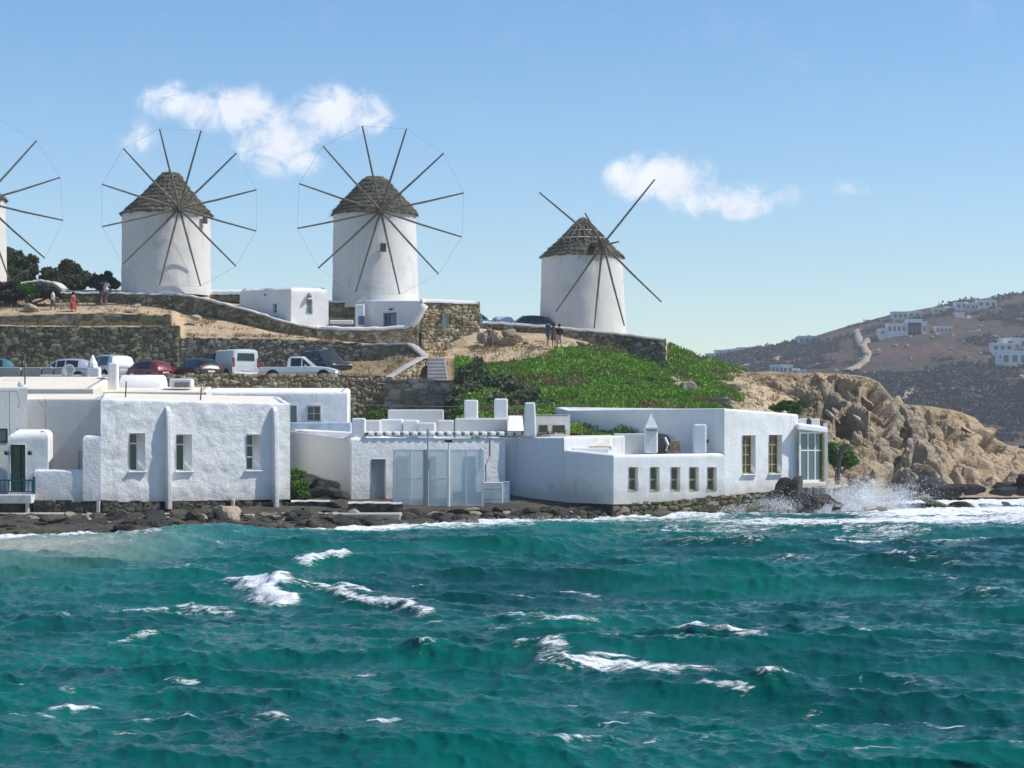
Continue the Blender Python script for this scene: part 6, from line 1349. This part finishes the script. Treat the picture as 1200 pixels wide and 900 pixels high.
# scrub on the far hill: bushes in clumps and lines
rs = np.random.RandomState(12); n = 60000; k = rs.randint(0, len(fq), n); base = fq[k]+np.stack([rs.uniform(-3,3,n), rs.uniform(-1.5,1.5,n), np.full(n,-.25)], -1)
dn_ = fbm(base*np.array((.02,.02,.05)), 95, 4)+.5*fbm(base*.1, 96, 2); keep = (dn_ > -.04) & (ftr[k] < 5.05)
base = base[keep]; rad = rs.uniform(.4, 1.3, len(base)); lv = []; tnt = []
for j in range(5):
    lv.append(base+rs.randn(len(base),3)*rad[:,None]*np.array((.7,.7,.3))+np.array((0,0,.5))*rad[:,None]); tnt.append(np.clip(rs.rand(len(base)), 0, 1))
o = leaves('hill_scrub', np.concatenate(lv), 1.15, 'scrub_leaf', None, 19, .6, 'stuff', .8, np.concatenate(tnt)); o['label'] = 'dark low scrub covering the far hill across the bay'; o['category'] = 'scrub'
lv = []
for k in range(200):
    px = R.uniform(820, 1280); py = np.interp(px, fpx, fpy)+R.uniform(0, 130)**1.0; p = far_at(px, py); rock(far_hill, p, (R.uniform(.8,2.6), 1.2, R.uniform(.5,1.3)), 'pale_rock' if R.random() < .35 else 'grey_rock', 1500+k)

# ------------------------------------------------------------------ wires over the roofs
wr_ = thing('overhead_wire', 'thin wire sagging over the roofs from the bushes to the grey wall', 'wire', tuple(P(560,476,106)))
MB().path([P(430+i*26, 474.5+2.2*math.sin(i/10*math.pi), 106) for i in range(11)], .012, 4, False).build('wire', M['plastic_grey'], wr_)

# ------------------------------------------------------------------ breaking spray at the point
rs = np.random.RandomState(33); sp_ = []
for px, py, Y, sx, sz, n, lean in ((985,590,97,1.0,.75,9000,.5),(1010,588,98.5,1.1,.85,9000,.9),(1035,592,99,1.0,.5,5000,.9),(965,598,95,.6,.35,2500,.3),(878,602,93.2,.7,.32,2200,.2),(905,598,93.5,.6,.55,2200,.2),(1000,584,100,1.3,.9,5000,1.2),(820,606,91.5,1.2,.16,1200,.1),(1100,592,101,1.5,.18,1500,.2),(1170,594,101,1.5,.18,1500,.2),(268,614,83,.5,.2,500,.1),(560,609,88.5,2.5,.12,900,.1)):
    c0_ = P(px, py, Y); n *= 9; sz *= .72; hh = np.abs(rs.randn(n))*sz; x_ = rs.randn(n)*sx*(.6+.35*hh/sz)+lean*hh*.5; y_ = rs.randn(n)*sx*.6
    g_ = vnoise(np.stack([x_*1.6, y_, hh*1.2], -1)+px, 4); ok_ = g_ > -.15
    sp_.append(np.stack([c0_.x+x_, Y+y_, np.maximum(.05, c0_.z*.3+hh)], -1)[ok_])
sp_ = np.concatenate(sp_); n = len(sp_); s = (rs.rand(n)**5*.022+.0065)[:,None]
V = (sp_[:,None,:]+rs.randn(n,3,3)*s[:,None,:]*.9).reshape(-1,3); Fs = np.arange(3*n).reshape(-1,3)
m = MT('spray_foam', (.85,.87,.88), .5, .3); M['spray_foam'] = m.m
o = obj('sea_spray', V, Fs, M['spray_foam'], None, False, None, 'stuff'); o['label'] = 'white spray bursting off the rocks at the point'; o['category'] = 'spray'
# mist of the breaking waves
mm = bpy.data.materials.new('spray_mist'); mm.use_nodes = True; tm = mm.node_tree; tm.nodes.clear(); vo = tm.nodes.new('ShaderNodeVolumePrincipled'); oo = tm.nodes.new('ShaderNodeOutputMaterial'); tm.links.new(vo.outputs[0], oo.inputs['Volume'])
vo.inputs['Color'].default_value = (.97,.98,1,1); vo.inputs['Density'].default_value = .55
mv = []; mf = []
for q_, (px, py, Y, rx, rz) in enumerate(((985,594,97,1.1,.55),(1003,590,98.5,1.2,.75),(1022,593,99,1.3,.5),(1045,596,99.5,1.4,.3),(965,600,95,.8,.35),(905,601,93.4,.7,.4),(880,604,93,.9,.25))):
    v_, f_ = rock_data(300+q_, 3, 1.0, 3); v_ = v_*(1+.22*fbm(v_*2.6, 40+q_, 3))[:,None]; c0_ = P(px, py, Y); b_ = len(mv); mv += [(c0_.x+a_[0]*rx, Y+a_[1]*rx*.7, max(.02, c0_.z)+a_[2]*rz) for a_ in v_]; mf += [tuple(i+b_ for i in t_) for t_ in f_]
o = obj('spray_mist', mv, mf, mm, None, True, None, 'stuff'); o['label'] = 'fine white mist hanging over the breaking waves at the point'; o['category'] = 'mist'
# ------------------------------------------------------------------ haze over the bay
mh = bpy.data.materials.new('haze_air'); mh.use_nodes = True; th = mh.node_tree; th.nodes.clear(); vo = th.nodes.new('ShaderNodeVolumePrincipled'); oo = th.nodes.new('ShaderNodeOutputMaterial'); th.links.new(vo.outputs[0], oo.inputs['Volume'])
vo.inputs['Color'].default_value = (.86,.91,1.0,1); vo.inputs['Density'].default_value = .00030; vo.inputs['Anisotropy'].default_value = .2
hz_ = MB().bbox(-620, 720, -60, 1180, -4.5, 92).build('haze', mh); hz_['kind'] = 'stuff'; hz_['label'] = 'thin pale sea haze over the bay'; hz_['category'] = 'haze'
